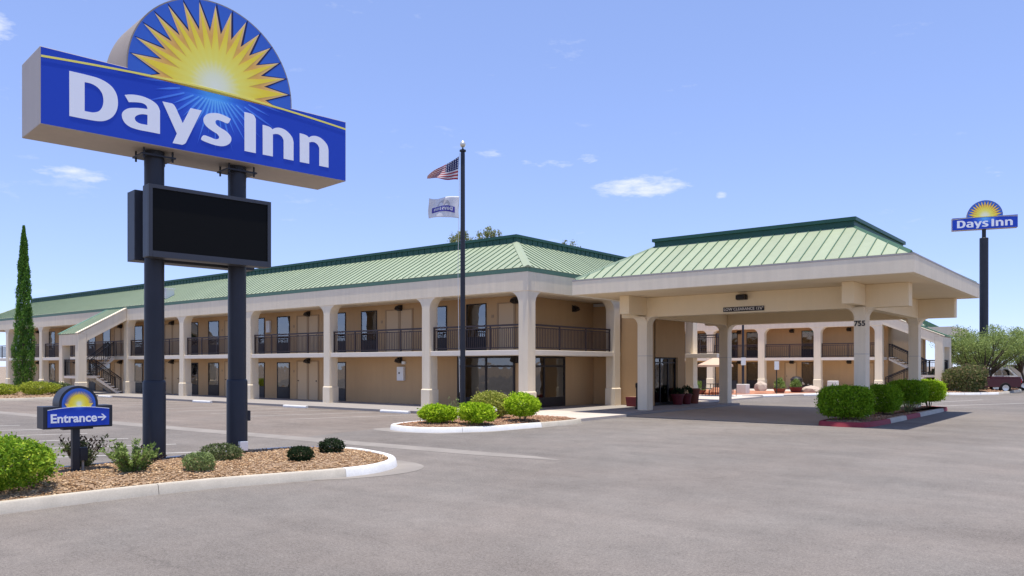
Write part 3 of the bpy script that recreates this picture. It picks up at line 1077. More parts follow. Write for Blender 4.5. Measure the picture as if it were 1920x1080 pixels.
def window(parent, x0, x1, y, z0, z1, sill, curtain=None, axis='x', pane='glass'):
    """frame proud of the wall; dark panel under the sill; glass, curtain and dark room behind"""
    fn = XZ if axis == 'x' else (lambda a, b, d: (d, a, b))
    sg = 1 if axis == 'x' else -1

    def bx(mb, a0, a1, b0, b1, d0, d1):
        mb.prism([(a0, b0), (a1, b0), (a1, b1), (a0, b1)], fn, y + sg * d0, y + sg * d1)
    w = .05
    mb = MB()
    bx(mb, x0, x0 + w, z0, z1, -.03, .02)
    bx(mb, x1 - w, x1, z0, z1, -.03, .02)
    bx(mb, x0 + w, x1 - w, z1 - w, z1, -.029, .02)
    bx(mb, x0 + w, x1 - w, sill - .03, sill + .03, -.029, .02)
    o = mb.build('window', 'bronze', parent)
    mb = MB()
    bx(mb, x0 + w, x1 - w, sill + .03, z1 - w, -.012, -.008)
    mb.build('pane', pane, o)
    mb = MB()
    bx(mb, x0 + w, x1 - w, z0, sill - .03, -.02, .0)
    for k in range(5):
        zz = z0 + .12 + k * (sill - z0 - .25) / 5
        bx(mb, x0 + w + .05, x1 - w - .05, zz, zz + .03, -.035, -.0195)
    mb.build('lower_panel', 'dark_panel', o)
    mb = MB()
    bx(mb, x0 + w, x1 - w, sill + .03, z1 - w, -.003, -.001)
    mb.build('room', 'interior', o)
    if curtain:
        side, cm = curtain
        a0, a1 = x0 + w, x1 - w
        W_ = a1 - a0
        if side == 'l':
            a1 = a0 + W_ * .42
        elif side == 'r':
            a0 = a1 - W_ * .42
        mb = MB()
        n = 12
        vs = []
        for k in range(n + 1):
            dd = -.0045 + .0012 * math.cos(k * 2.6)
            vs += [fn(a0 + (a1 - a0) * k / n, sill + .03, y + sg * dd), fn(a0 + (a1 - a0) * k / n, z1 - w, y + sg * dd)]
        mb.add(vs, [(2 * k, 2 * k + 2, 2 * k + 3, 2 * k + 1) for k in range(n)])
        mb.build('curtain', cm, o)
    return o


def door(parent, x0, x1, y, z0, z1, hinge='r'):
    mb = MB().box(x0, x1, y - .02, y + .01, z0, z1)
    o = mb.build('door', 'door_paint', parent, bevel=.004)
    t = MB()
    t.box(x0 - .09, x0, y - .035, y + .01, z0, z1 + .05)
    t.box(x1, x1 + .09, y - .035, y + .01, z0, z1 + .05)
    t.box(x0, x1, y - .034, y + .01, z1, z1 + .05)
    t.build('door_frame', 'door_trim', o)
    hx = x0 + .09 if hinge == 'r' else x1 - .09
    MB().tube([(hx, y - .02, z0 + 1.0), (hx, y - .07, z0 + 1.0)], .028, 8).build('door_handle', 'bronze', o)
    return o


def wall_lamp(parent, x, y, z, s=1.0, axis='x'):
    mb = MB()
    fn = XZ if axis == 'x' else (lambda a, b, d: (d, a, b))
    sg = 1 if axis == 'x' else -1
    if axis == 'x':
        mb.prism([(y, z + .14 * s), (y - .2 * s, z + .05 * s), (y - .26 * s, z - .08 * s), (y, z - .16 * s)], YZ, x - .15 * s, x + .15 * s)
    else:
        mb.prism([(x, z + .14 * s), (x + .2 * s, z + .05 * s), (x + .26 * s, z - .08 * s), (x, z - .16 * s)], lambda a, b, d: (a, d, b), y - .15 * s, y + .15 * s)
    mb.build('wall_lamp', 'bronze', parent)


# shared levels of the two-storey wings
Z_SLAB0, Z_SLAB1 = 2.33, 2.54
Z_SOF = 4.86          # underside of the arcade beam
Z_EAVE = 5.62         # top of the stucco fascia
Z_TRIM = 5.78
Z_CAP0, Z_CAP1 = 7.36, 7.70
RUN = 2.88

# ------------------------------------------------------------------ front wing
W1 = thing('motel_wing', 'long two-storey beige stucco motel wing with arcade balconies and green seamed roof', 'building')
XE = -59.0            # far end
DEP = 15.0            # depth of the wing
YW = 1.65             # recessed room wall
XW = -1.6             # recessed wall at the near end
cols = [0.0, -5.36, -12.2, -18.95, -25.95, -33.03, -39.9, -46.7, -53.4]
for i, xr in enumerate(cols):
    if i == 0:
        mb = fillet_column(-.42, .04, 0, .50, .08, Z_SOF + .01, .52, ('x-', 'y+'))
    else:
        mb = fillet_column(xr - .46, xr, 0, .50, .08, Z_SOF + .01, .52)
    mb.build('column', 'stucco', W1, bevel=.02)
fillet_column(-.42, .04, 6.49, 6.98, .08, Z_SOF + .01, .52, ('y-',)).build('column', 'stucco', W1, bevel=.02)
fillet_column(-.42, .04, DEP - .5, DEP, .08, Z_SOF + .01, .52, ('x-',)).build('column', 'stucco', W1, bevel=.02)
# walls
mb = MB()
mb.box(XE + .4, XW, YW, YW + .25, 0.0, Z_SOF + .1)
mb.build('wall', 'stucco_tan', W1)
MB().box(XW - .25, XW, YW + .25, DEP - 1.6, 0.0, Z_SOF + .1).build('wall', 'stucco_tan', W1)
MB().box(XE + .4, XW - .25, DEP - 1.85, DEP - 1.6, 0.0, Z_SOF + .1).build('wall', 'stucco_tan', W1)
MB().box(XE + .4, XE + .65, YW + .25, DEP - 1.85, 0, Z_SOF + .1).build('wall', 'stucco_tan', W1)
# balcony slab
mb = MB()
mb.prism([(XE + .4, .06), (-.02, .06), (-.02, 7.1), (XW, 7.1), (XW, YW), (XE + .4, YW)], XY, Z_SLAB0, Z_SLAB1)
mb.build('balcony_slab', 'slab_concrete', W1, bevel=.012)
mb = MB()
mb.prism([(XE + .4, DEP - 1.6), (XW, DEP - 1.6), (XW, DEP - 1.2), (1.7, DEP - 1.2), (1.7, DEP + .5), (XE + .4, DEP - .05)], XY, Z_SLAB0, Z_SLAB1)
mb.build('balcony_slab', 'slab_concrete', W1, bevel=.012)
# gallery ceiling
mb = MB()
mb.prism([(XE + .4, .3), (-.2, .3), (-.2, 7.1), (XW, 7.1), (XW, YW), (XE + .4, YW)], XY, Z_SOF + .02, Z_SOF + .06)
mb.build('gallery_ceiling', 'ceiling_paint', W1)
# arcade fascia
mb = MB()
mb.box(XE, .06, -.02, .46, Z_SOF, Z_EAVE)
mb.build('fascia', 'stucco', W1, bevel=.015)
MB().box(-.40, .06, .461, DEP, Z_SOF, Z_EAVE).build('fascia', 'stucco', W1, bevel=.015)
MB().box(XE, -.401, DEP - .46, DEP - .002, Z_SOF, Z_EAVE).build('fascia', 'stucco', W1)
MB().box(XE, XE + .4, .461, DEP - .461, Z_SOF, Z_EAVE).build('fascia', 'stucco', W1)
for yy in (0, DEP - .5):
    fillet_column(XE + .002, XE + .45, yy + .002, yy + .5, .08, Z_SOF + .01, .52, ('x+',)).build('column', 'stucco', W1, bevel=.02)
# eave trim
for b in ((XE - .03, .07, -.03, .06), (.0, .072, .061, DEP + .03), (XE - .03, -.001, DEP - .06, DEP + .03), (XE - .032, XE + .06, .061, DEP - .061)):
    MB().box(*b, Z_EAVE + .002, Z_TRIM).build('eave_trim', 'eave_green', W1)
# roof
roof = MB().box(XE + RUN + .1, -RUN - .1, RUN + .1, DEP - RUN - .1, Z_CAP0 - .6, Z_CAP0 + .05).build('roof', 'flat_roof', W1)
rise = Z_CAP0 - Z_TRIM + .02
slope(roof, (XE - .04, -.04, Z_TRIM + .003), (1, 0, 0), (0, 1, 0), .08 - XE + .04, RUN, rise, .395)
slope(roof, (.08, -.04, Z_TRIM + .003), (0, 1, 0), (-1, 0, 0), DEP + .08, RUN, rise, .395)
slope(roof, (.08, DEP + .04, Z_TRIM + .003), (-1, 0, 0), (0, -1, 0), .08 - XE + .04, RUN, rise, .395, joined=True)
slope(roof, (XE - .04, DEP + .04, Z_TRIM + .003), (0, -1, 0), (1, 0, 0), DEP + .08, RUN, rise, .395, joined=True)
hip_cap(roof, (.08, -.04, Z_TRIM + .02), (.08 - RUN, -.04 + RUN, Z_CAP0 + .02), .17)
hip_cap(roof, (XE - .04, -.04, Z_TRIM + .02), (XE - .04 + RUN, -.04 + RUN, Z_CAP0 + .02), .12)
# parapet cap: ribbed band under a projecting coping
xa, xb, ya, yb = XE + RUN - .14, .16 - RUN, RUN - .14, DEP - RUN + .14
mb = MB()
for (x0, x1, y0, y1) in ((xa, xb, ya, ya + .25), (xb - .25, xb, ya + .25, yb), (xa, xb - .25, yb - .25, yb), (xa, xa + .25, ya + .25, yb - .25)):
    mb.box(x0, x1, y0, y1, Z_CAP0 - .1, Z_CAP1 - .12)
k = 0
x = xa
while x < xb:
    mb.box(x, x + .05, ya - .025, ya + .01, Z_CAP0 - .02, Z_CAP1 - .121)
    x += .395
y = ya
while y < yb:
    mb.box(xb - .01, xb + .025, y, y + .05, Z_CAP0 - .02, Z_CAP1 - .121)
    y += .395
for (x0, x1, y0, y1) in ((xa - .08, xb + .08, ya - .08, ya + .3), (xb - .3, xb + .08, ya + .3, yb + .08), (xa - .08, xb - .3, yb - .3, yb + .08), (xa - .08, xa + .3, ya + .3, yb - .3)):
    mb.box(x0, x1, y0, y1, Z_CAP1 - .12, Z_CAP1)
mb.build('ridge_cap', 'roof_dark', roof)
vent = MB()
vent.box(-.32, .32, -.25, .25, 0, .62)
for kz in range(5):
    vent.box(-.35, .35, -.29, -.251, .08 + kz * .11, .13 + kz * .11)
vent.box(-.38, .38, -.3, .3, .621, .68)
vent.build('roof_vent', 'white_metal', roof, (-29.2, .75, 6.1))

# bays: windows, doors, lamps and rails
bays = [(cols[i], cols[i + 1]) for i in range(len(cols) - 1)] + [(cols[-1], XE + .45)]
module = [(-6.55, -5.72), (-4.73, -3.54)]
rnd = random.Random(4)
bay_open = [(-21.2 + 7.1 * k) for k in (2, 1, 0, -1, -2, -3, -4, -5)]
for bi, bx0 in enumerate(bay_open):
    for fl, z0 in ((0, .10), (1, Z_SLAB1)):
        h = 2.1 if fl else 2.0
        w1 = (bx0, bx0 + 1.13)
        w2 = (bx0 + 2.32, bx0 + 3.5)
        d1 = (bx0 + 4.2, bx0 + 5.02)
        cur = ('all' if rnd.random() < .7 else rnd.choice('lr'), 'curtain')  # upper curtains mostly drawn; their white also supplies reflected sky brightness
        cur2 = ('all' if rnd.random() < .7 else rnd.choice('lr'), 'curtain')
        if fl == 0:
            cur, cur2 = [(rnd.choice(['l', 'r', 'all', 'r']), rnd.choice(['curtain_dark', 'curtain', 'curtain_dark'])) for _ in '12']
        pn = 'glass'
        if not (fl == 0 and bi == 0):
            window(W1, w1[0], w1[1], YW, z0, z0 + h, z0 + .62, cur, pane=pn)
        if not (fl == 0 and bi <= 1):
            window(W1, w2[0], w2[1], YW, z0, z0 + h, z0 + .62, cur2, pane=pn)
            door(W1, d1[0], d1[1], YW, z0, z0 + 2.03)
            if bi:
                door(W1, d1[0] + 1.0, d1[0] + 1.75, YW, z0, z0 + 2.03, 'l')
            # room number plate
            MB().box(d1[0] - .42, d1[0] - .28, YW - .015, YW, z0 + 1.45, z0 + 1.58).build('number_plate', 'door_trim', W1)
        wall_lamp(W1, d1[0] + .95, YW, z0 + 2.08 if fl == 0 else z0 + 2.15)
# near-corner storefront glazing
def storefront(x0, x1, y, z0, z1, splits, axis='x'):
    fn = XZ if axis == 'x' else (lambda a, b, d: (d, a, b))
    sg = 1 if axis == 'x' else -1
    mb = MB()

    def bx(m_, a0, a1, b0, b1, d0, d1):
        m_.prism([(a0, b0), (a1, b0), (a1, b1), (a0, b1)], fn, y + sg * d0, y + sg * d1)
    zt = z1 - .42
    for s_ in [x0] + splits + [x1 - .09]:
        bx(mb, s_, s_ + .09, z0, z1, -.06, .02)
    for a, b in zip([x0] + splits, splits + [x1 - .09]):
        bx(mb, a + .09, b, z1 - .07, z1, -.058, .02)
        bx(mb, a + .09, b, zt - .04, zt + .04, -.058, .02)
        bx(mb, a + .09, b, z0, z0 + .42, -.058, .02)
    o = mb.build('storefront', 'bronze', W1)
    for a, b in zip([x0] + splits, splits + [x1 - .09]):
        for c0, c1 in ((z0 + .42, zt - .04), (zt + .04, z1 - .07)):
            m2 = MB()
            bx(m2, a + .09, b, c0, c1, -.03, -.024)
            m2.build('pane', 'glass_dark', o)
    m2 = MB()
    bx(m2, x0 + .09, x1 - .09, z0 + .42, z1 - .07, -.006, -.002)
    m2.build('room', 'interior', o)
    m2 = MB()
    n = 30
    for a, b in zip([x0] + splits, splits + [x1 - .09]):
        vs = []
        e0 = b - (b - a) * .45
        for k in range(n + 1):
            dd = -.013 + .004 * math.cos(k * 1.9)
            xx = e0 + (b - e0) * k / n
            vs += [fn(xx, z0 + .42, y + sg * dd), fn(xx, zt - .04, y + sg * dd)]
        m2.add(vs, [(2 * k, 2 * k + 2, 2 * k + 3, 2 * k + 1) for k in range(n)])
    m2.build('curtain', 'curtain_dark', o)
    return o


storefront(-5.2, XW - .3, YW, .10, 2.31, [-3.55])
storefront(YW + .3, 4.84, XW, .10, 2.31, [3.2], 'y')
wall_lamp(W1, XW + .0, 5.6, 4.55, 1.0, 'y')
# utility boxes
o = MB().box(-9.05, -8.6, YW - .14, YW, 1.2, 1.86).build('utility_box', 'white_metal', W1, bevel=.01)
MB().box(-8.92, -8.84, YW - .15, YW - .141, 1.52, 1.6).build('latch', 'bronze', o)
MB().box(-8.75, -8.55, YW - .1, YW - .0, 1.98, 2.12).build('utility_box', 'white_metal', W1)
MB().box(-19.8, -19.45, YW - .12, YW, 3.78, 4.44).build('utility_box', 'white_metal', W1, bevel=.01)
# rails
for a, b in bays:
    lo, hi = b, a - .46
    railing(W1, (lo + .02, .25), (hi - .02, .25), Z_SLAB1)
railing(W1, (-.2, .52), (-.2, 6.47), Z_SLAB1)
railing(W1, (XW + .1, DEP + .1), (1.65, DEP + .4), Z_SLAB1)
railing(W1, (1.62, DEP - 1.1), (1.62, DEP + .35), Z_SLAB1)
railing(W1, (XE + .5, DEP - .3), (-.5, DEP - .3), Z_SLAB1, step=.25)


# ------------------------------------------------------------------ stair towers
def stair_tower(name, label, loc, rotz, reach, width, flip=1, ztop=5.62, zlow=3.92):
    """covered dog-leg stair; local -y points away from the wing, local x spans the width"""
    t = thing(name, label, 'stairs', loc, rotz)
    w = width / 2
    yo = -reach
    pw = .48
    for sx in (-1, 1):
        x0, x1 = (w - pw, w) if sx > 0 else (-w, -w + pw)
        fillet_column(x0, x1, yo, yo + .5, .08, zlow - .005, .3, ()).build('pillar', 'stucco', t, bevel=.02)
        # raking side fascia
        xa_, xb_ = (w - .3, w - .003) if sx > 0 else (-w + .003, -w + .3)
        MB().prism([(yo + .012, zlow - .004), (yo + .506, zlow - .004), (yo + .506, zlow - .46), (.0, ztop - .74), (.0, ztop)], YZ, xa_, xb_).build('side_fascia', 'stucco', t, bevel=.015)
        MB().prism([(yo - .06, zlow + .0), (yo - .06, zlow + .06), (.0, ztop + .08), (.0, ztop + .003)], YZ, xa_ - .03, xb_ + .03).build('verge_trim', 'eave_green' if sx * flip < 0 else 'stucco', t)
    MB().box(-w + .31, w - .31, yo + .012, yo + .3, zlow - .719, zlow - .01).build('front_fascia', 'stucco', t, bevel=.015)
    rf = MB().prism([(yo + .3, zlow - .1), (0, ztop - .1), (0, ztop - .04), (yo + .3, zlow - .04)], YZ, -w + .31, w - .31).build('roof', 'eave_green', t)
    slope(rf, (-w + .3, yo - .04, zlow + .01), (1, 0, 0), (0, 1, 0), width - .6, reach + .9, (ztop - zlow) * (reach + .9) / reach, .39, False, False)
    # flights
    zl = 1.27
    yl = yo + 1.3
    MB().box(-w + .5, w - .5, yo + .1, yl, zl - .16, zl).build('landing', 'slab_concrete', t)
    n = 7
    for half, (za, zb, ya_, yb_) in ((flip, (.1, zl, -.1, yl)), (-flip, (Z_SLAB1, zl, -.1, yl))):
        xa_, xb_ = (.06, w - .5) if half > 0 else (-w + .5, -.06)
        fl = MB()
        for k in range(n):
            f0, f1 = k / n, (k + 1) / n
            yk0, yk1 = ya_ + (yb_ - ya_) * f0, ya_ + (yb_ - ya_) * f1
            zk = za + (zb - za) * (f1 if zb > za else f0)
            fl.box(xa_, xb_, min(yk0, yk1), max(yk0, yk1) - .003, zk - .06, zk)
        o = fl.build('flight', 'slab_concrete', t)
        st = MB()
        for xs in (xa_ + .02, xb_ - .10):
            st.prism([(ya_, za - .22), (ya_, za - .062), (yb_, zb - .062), (yb_, zb - .26)], YZ, xs, xs + .08)
        st.build('stringer', 'slab_concrete', o)
        for xs in (xa_ + .03, xb_ - .03):
            railing(t, (xs, ya_), (xs, yb_), za, 1.0, .14, 'bronze', zb - za)
    railing(t, (-w + .5, yo + .15), (w - .5, yo + .15), zl, 1.05, .14, 'bronze')
    for xs in (-w + .52, w - .52):
        railing(t, (xs, yo + .18), (xs, yl), zl, 1.05, .14, 'bronze')
    return t


stair_tower('stair_tower', 'covered outdoor staircase with sloping green roof on the long left wing', (-34.45, -.03, 0), 0, 3.0, 2.9, 1)

# ------------------------------------------------------------------ lobby block
LB = thing('lobby_block', 'tan stucco lobby block with glass entrance doors under the canopy', 'building', (0, 0, 0))
LX, LY0, LY1 = 1.6, 7.2, 10.4
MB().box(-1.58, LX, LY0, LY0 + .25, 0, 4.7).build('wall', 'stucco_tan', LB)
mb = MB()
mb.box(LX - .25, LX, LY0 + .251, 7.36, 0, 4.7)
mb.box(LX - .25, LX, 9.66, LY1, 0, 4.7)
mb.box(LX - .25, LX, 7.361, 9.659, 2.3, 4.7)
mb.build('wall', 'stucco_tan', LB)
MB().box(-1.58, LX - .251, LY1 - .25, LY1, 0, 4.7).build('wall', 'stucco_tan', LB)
MB().box(-1.58, LX - .02, LY0 + .02, LY1 - .02, 4.701, 4.85).build('roof', 'flat_roof', LB)
MB().box(-.9, LX - .3, 7.3, 9.8, .0, .1).build('lobby_floor', 'paver', LB)
MB().box(-1.2, -1.0, LY0 + .3, LY1 - .3, 0, 2.6).build('inner_wall', 'interior', LB)
MB().box(.1, .7, 8.9, 9.5, .1, 1.1).build('reception_desk', 'block_white', LB)
mb = MB()
xd = LX - .16
for y in (7.37, 8.10, 8.86, 9.58):
    mb.box(xd, xd + .06, y, y + .06, .1, 2.29)
mb.box(xd + .002, xd + .058, 7.431, 9.579, 2.02, 2.08)
mb.box(xd + .002, xd + .058, 7.431, 9.579, 2.23, 2.289)
mb.box(xd + .002, xd + .058, 7.431, 9.579, .1, .22)
dr = mb.build('entrance_door', 'bronze', LB)
for a, b in ((7.432, 8.099), (8.162, 8.859), (8.922, 9.579)):
    MB().box(xd + .02, xd + .026, a, b, .221, 2.019).build('pane', 'glass_dark', dr)
    MB().box(xd + .02, xd + .026, a, b, 2.081, 2.229).build('pane', 'glass_dark', dr)

# ------------------------------------------------------------------ porte-cochere
CN = thing('entrance_canopy', 'drive-through entrance canopy on four columns with pale green hipped metal roof', 'canopy')
CX0, CX1, CY0, CY1 = 1.62, 13.7, .77, 12.22
CZ0, CZ1 = 4.64, 5.22
BZ0, BZ1 = 3.88, 4.66
cxs = ((2.76, 3.19), (11.18, 11.56))
cys = ((3.815, 4.31), (11.71, 12.2))
for ix, (x0, x1) in enumerate(cxs):
    for iy, (y0, y1) in enumerate(cys):
        sd = ['x-', 'x+', 'y+', 'y-']
        c = fillet_column(x0, x1, y0, y1, 0, BZ0 + .01, .36, sd, plinth=.0 if iy == 0 or True else .8, pw=0.0).build('column', 'stucco', CN, bevel=.015)
        MB().box(x0 - .003, x1 + .003, y0 - .003, y1 + .003, 2.30, 2.315).build('control_joint', 'coping_metal', c)
# beams: along X over each column row, along Y over each column line, ends left projecting
for (y0, y1) in cys:
    MB().box(cxs[0][0] - .75, 12.9, y0 + .002, y1 - .002, BZ0, BZ1).build('beam', 'stucco_bounce', CN, bevel=.015)
for (x0, x1) in cxs:
    MB().box(x0 + .002, x1 - .002, 2.4, cys[0][0], BZ0 + .06, BZ1).build('beam_end', 'stucco_bounce', CN, bevel=.015)
    MB().box(x0 + .004, x1 - .004, cys[0][1], cys[1][0], BZ0 + .004, BZ1).build('beam', 'stucco_bounce', CN, bevel=.015)
# ceiling with lip
MB().box(CX0 + .2, CX1 - .2, CY0 + .2, CY1 - .2, BZ1 + .002, BZ1 + .1).build('ceiling', 'ceiling_paint', CN)
for (x0, x1, y0, y1) in ((CX0, CX1, CY0, CY0 + .2), (CX0, CX1, CY1 - .2, CY1), (CX0, CX0 + .2, CY0 + .2, CY1 - .2), (CX1 - .2, CX1, CY0 + .2, CY1 - .2)):
    MB().box(x0, x1, y0, y1, CZ0, CZ1 - .05).build('fascia', 'stucco', CN, bevel=.012)
for (x0, x1, y0, y1) in ((CX0 - .008, CX1 + .008, CY0 - .008, CY0 + .2), (CX0 - .008, CX1 + .008, CY1 - .2, CY1 + .008), (CX0 - .008, CX0 + .2, CY0 + .2, CY1 - .2), (CX1 - .2, CX1 + .008, CY0 + .2, CY1 - .2)):
    MB().box(x0, x1, y0, y1, CZ1 - .05, CZ1).build('coping', 'coping_metal', CN)
CR = 2.32
CC0, CC1 = 6.56, 6.87
croof = MB().box(CX0 + CR + .2, CX1 - CR - .2, CY0 + CR + .2, CY1 - CR - .2, CC0 - .3, CC0 + .05).build('roof', 'flat_roof', CN)
cr = CC0 - CZ1 + .02
e0 = .1
slope(croof, (CX0 + e0, CY0 + e0, CZ1 + .004), (1, 0, 0), (0, 1, 0), CX1 - CX0 - 2 * e0, CR, cr, .41)
slope(croof, (CX1 - e0, CY0 + e0, CZ1 + .004), (0, 1, 0), (-1, 0, 0), CY1 - CY0 - 2 * e0, CR, cr, .41)
slope(croof, (CX1 - e0, CY1 - e0, CZ1 + .004), (-1, 0, 0), (0, -1, 0), CX1 - CX0 - 2 * e0, CR, cr, .41, joined=True)
slope(croof, (CX0 + e0, CY1 - e0, CZ1 + .004), (0, -1, 0), (1, 0, 0), CY1 - CY0 - 2 * e0, CR, cr, .41, joined=True)
for (a, b) in (((CX0, CY0), (1, 1)), ((CX1, CY0), (-1, 1)), ((CX1, CY1), (-1, -1)), ((CX0, CY1), (1, -1))):
    hip_cap(croof, (a[0] + b[0] * e0, a[1] + b[1] * e0, CZ1 + .02), (a[0] + b[0] * (e0 + CR), a[1] + b[1] * (e0 + CR), CC0 + .02), .07, 'roof_seam')
mb = MB()
xa, xb, ya, yb = CX0 + CR, CX1 - CR, CY0 + CR, CY1 - CR
for (x0, x1, y0, y1) in ((xa, xb, ya, ya + .25), (xb - .25, xb, ya + .25, yb), (xa, xb - .25, yb - .25, yb), (xa, xa + .25, ya + .25, yb - .25)):
    mb.box(x0, x1, y0, y1, CC0 - .1, CC1 - .12)
for (x0, x1, y0, y1) in ((xa - .08, xb + .08, ya - .08, ya + .3), (xb - .3, xb + .08, ya + .3, yb + .08), (xa - .08, xb - .3, yb - .3, yb + .08), (xa - .08, xa + .3, ya + .3, yb - .3)):
    mb.box(x0, x1, y0, y1, CC1 - .12, CC1)
mb.build('ridge_cap', 'roof_dark', croof)
# flood lamp, clearance plate, street number
lm = MB()
lm.box(7.05, 7.42, cys[0][0] - .17, cys[0][0] - .001, 4.36, 4.56)
lm.prism([(cys[0][0] - .30, 4.38), (cys[0][0] - .171, 4.36), (cys[0][0] - .171, 4.56), (cys[0][0] - .30, 4.52)], YZ, 7.07, 7.40)
lm.build('flood_lamp', 'bronze', CN, bevel=.01)
pl = MB().box(6.47, 8.05, cys[0][0] - .03, cys[0][0] - .001, 3.94, 4.11).build('clearance_plate', 'bronze', CN)
me = text_mesh("LOW CLEARANCE 12'6\"", .145, .003, .002)
me.materials.append(M['block_white'])
link('lettering', me, pl, (7.26, cys[0][0] - .034, 4.025))
me = text_mesh('755', .25, .006, .008)
me.materials.append(M['bronze'])
link('street_number', me, CN, (11.37, cys[0][0] - .010, 3.34))

# ------------------------------------------------------------------ rear wing
W2 = thing('motel_wing', 'rear two-storey beige motel wing seen through the canopy across the court', 'building', (0, 36, 0))
RX0, RX1 = -24.0, 4.22
rcols = [4.22 - 4.3 * k for k in range(7)]
for i, xr in enumerate(rcols):
    fillet_column(xr - .5, xr, 0, .5, .05, Z_SOF - .05, .5, ('x-',) if i == 0 else ('x-', 'x+')).build('column', 'stucco', W2, bevel=.02)
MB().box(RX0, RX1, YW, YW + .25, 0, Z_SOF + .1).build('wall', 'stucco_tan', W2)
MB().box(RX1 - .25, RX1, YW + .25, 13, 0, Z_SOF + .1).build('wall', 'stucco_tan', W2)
MB().box(RX0, RX1 - .05, .06, YW, Z_SLAB0, Z_SLAB1).build('balcony_slab', 'slab_concrete', W2)
MB().box(RX0, RX1 - .05, .3, YW, Z_SOF + .0, Z_SOF + .05).build('gallery_ceiling', 'ceiling_paint', W2)
MB().box(RX0, RX1 + .02, -.02, .46, Z_SOF - .06, Z_EAVE).build('fascia', 'stucco', W2, bevel=.015)
MB().box(RX1 - .4, RX1 + .02, .461, 13, Z_SOF - .06, Z_EAVE).build('fascia', 'stucco', W2)
MB().box(RX0, RX1 + .1, -.1, .02, Z_EAVE + .002, Z_TRIM).build('eave_trim', 'eave_green', W2)
MB().box(RX1 - .02, RX1 + .102, .021, 13, Z_EAVE + .002, Z_TRIM).build('eave_trim', 'eave_green', W2)
r2 = MB().box(RX0, RX1 - RUN, RUN, 13, Z_CAP0 - .5, Z_CAP0).build('roof', 'flat_roof', W2)
slope(r2, (RX0, -.1, Z_TRIM + .003), (1, 0, 0), (0, 1, 0), RX1 + .1 - RX0, RUN, rise, .395, False, True)
slope(r2, (RX1 + .1, -.1, Z_TRIM + .003), (0, 1, 0), (-1, 0, 0), 13.1, RUN, rise, .395, True, False)
MB().box(RX0, RX1 + .1 - RUN, RUN - .15, RUN + .15, Z_CAP0 - .05, Z_CAP1).build('ridge_cap', 'roof_dark', r2)
MB().box(RX1 - RUN - .15, RX1 - RUN + .12, RUN + .151, 13, Z_CAP0 - .05, Z_CAP1).build('ridge_cap', 'roof_dark', r2)
for i in range(len(rcols) - 1):
    a, b = rcols[i + 1], rcols[i] - .5
    railing(W2, (a + .02, .25), (b - .02, .25), Z_SLAB1, step=.16)
    for fl, z0 in ((0, .1), (1, Z_SLAB1)):
        m_ = a + .2
        wide = 1.15
        if i == 1:
            window(W2, m_ + 2.15, m_ + 3.2, YW, z0, z0 + 2.1, z0 + (.62 if fl else .3), ('r', 'curtain_dark'), pane='glass')
            if not fl:
                door(W2, m_ + .9, m_ + 1.7, YW, z0, z0 + 2.03)
        elif i == 0:
            if fl == 0:
                door(W2, m_ + 2.3, m_ + 3.1, YW, z0, z0 + 2.0)
        else:
            window(W2, m_ + .1, m_ + .1 + wide, YW, z0, z0 + 2.1, z0 + .62, ('l', 'curtain'), pane='glass')
            window(W2, m_ + 2.0, m_ + 2.0 + wide, YW, z0, z0 + 2.1, z0 + .62, ('r', 'curtain'), pane='glass')
        wall_lamp(W2, m_ + 1.4, YW, z0 + 2.12)
stair_tower('stair_tower', 'covered outdoor staircase with sloping roof at the right end of the rear wing', (4.20, 37.45, 0), R(90), 3.9, 2.94, -1)

# ------------------------------------------------------------------ far pavilion end of the third wing
W3 = thing('motel_wing', 'distant beige wing end with hipped green roof beside the high pole sign', 'building', (0, 59.5, 0))
fillet_column(4.1, 4.6, 0, .5, 0, Z_SOF - .1, .5, ('x-',)).build('column', 'stucco', W3)
fillet_column(-4.6, -4.1, 0, .5, 0, Z_SOF - .1, .5, ('x+', 'x-')).build('column', 'stucco', W3)
fillet_column(4.1, 4.6, 8, 8.5, 0, Z_SOF - .1, .5, ('y-',)).build('column', 'stucco', W3)
MB().box(-16, 4.6, -.02, .48, Z_SOF - .12, Z_EAVE).build('fascia', 'stucco', W3)
MB().box(4.15, 4.6, .481, 8.5, Z_SOF - .12, Z_EAVE).build('fascia', 'stucco', W3)
MB().box(-16, 2.0, YW, YW + .3, 0, Z_SOF).build('wall', 'stucco_tan', W3)
r3 = MB().box(-16, .3, 2, 8.5, Z_TRIM, Z_CAP0).build('roof', 'flat_roof', W3)
slope(r3, (-16, -.1, Z_EAVE + .003), (1, 0, 0), (0, 1, 0), 18.6, RUN, rise, .395, False, True)
slope(r3, (2.6, -.1, Z_EAVE + .003), (0, 1, 0), (-1, 0, 0), 8.6, RUN, rise, .395, True, False)
MB().box(-16, 2.62, -.12, -.1, Z_EAVE - .001, Z_TRIM).build('eave_trim', 'eave_green', W3)


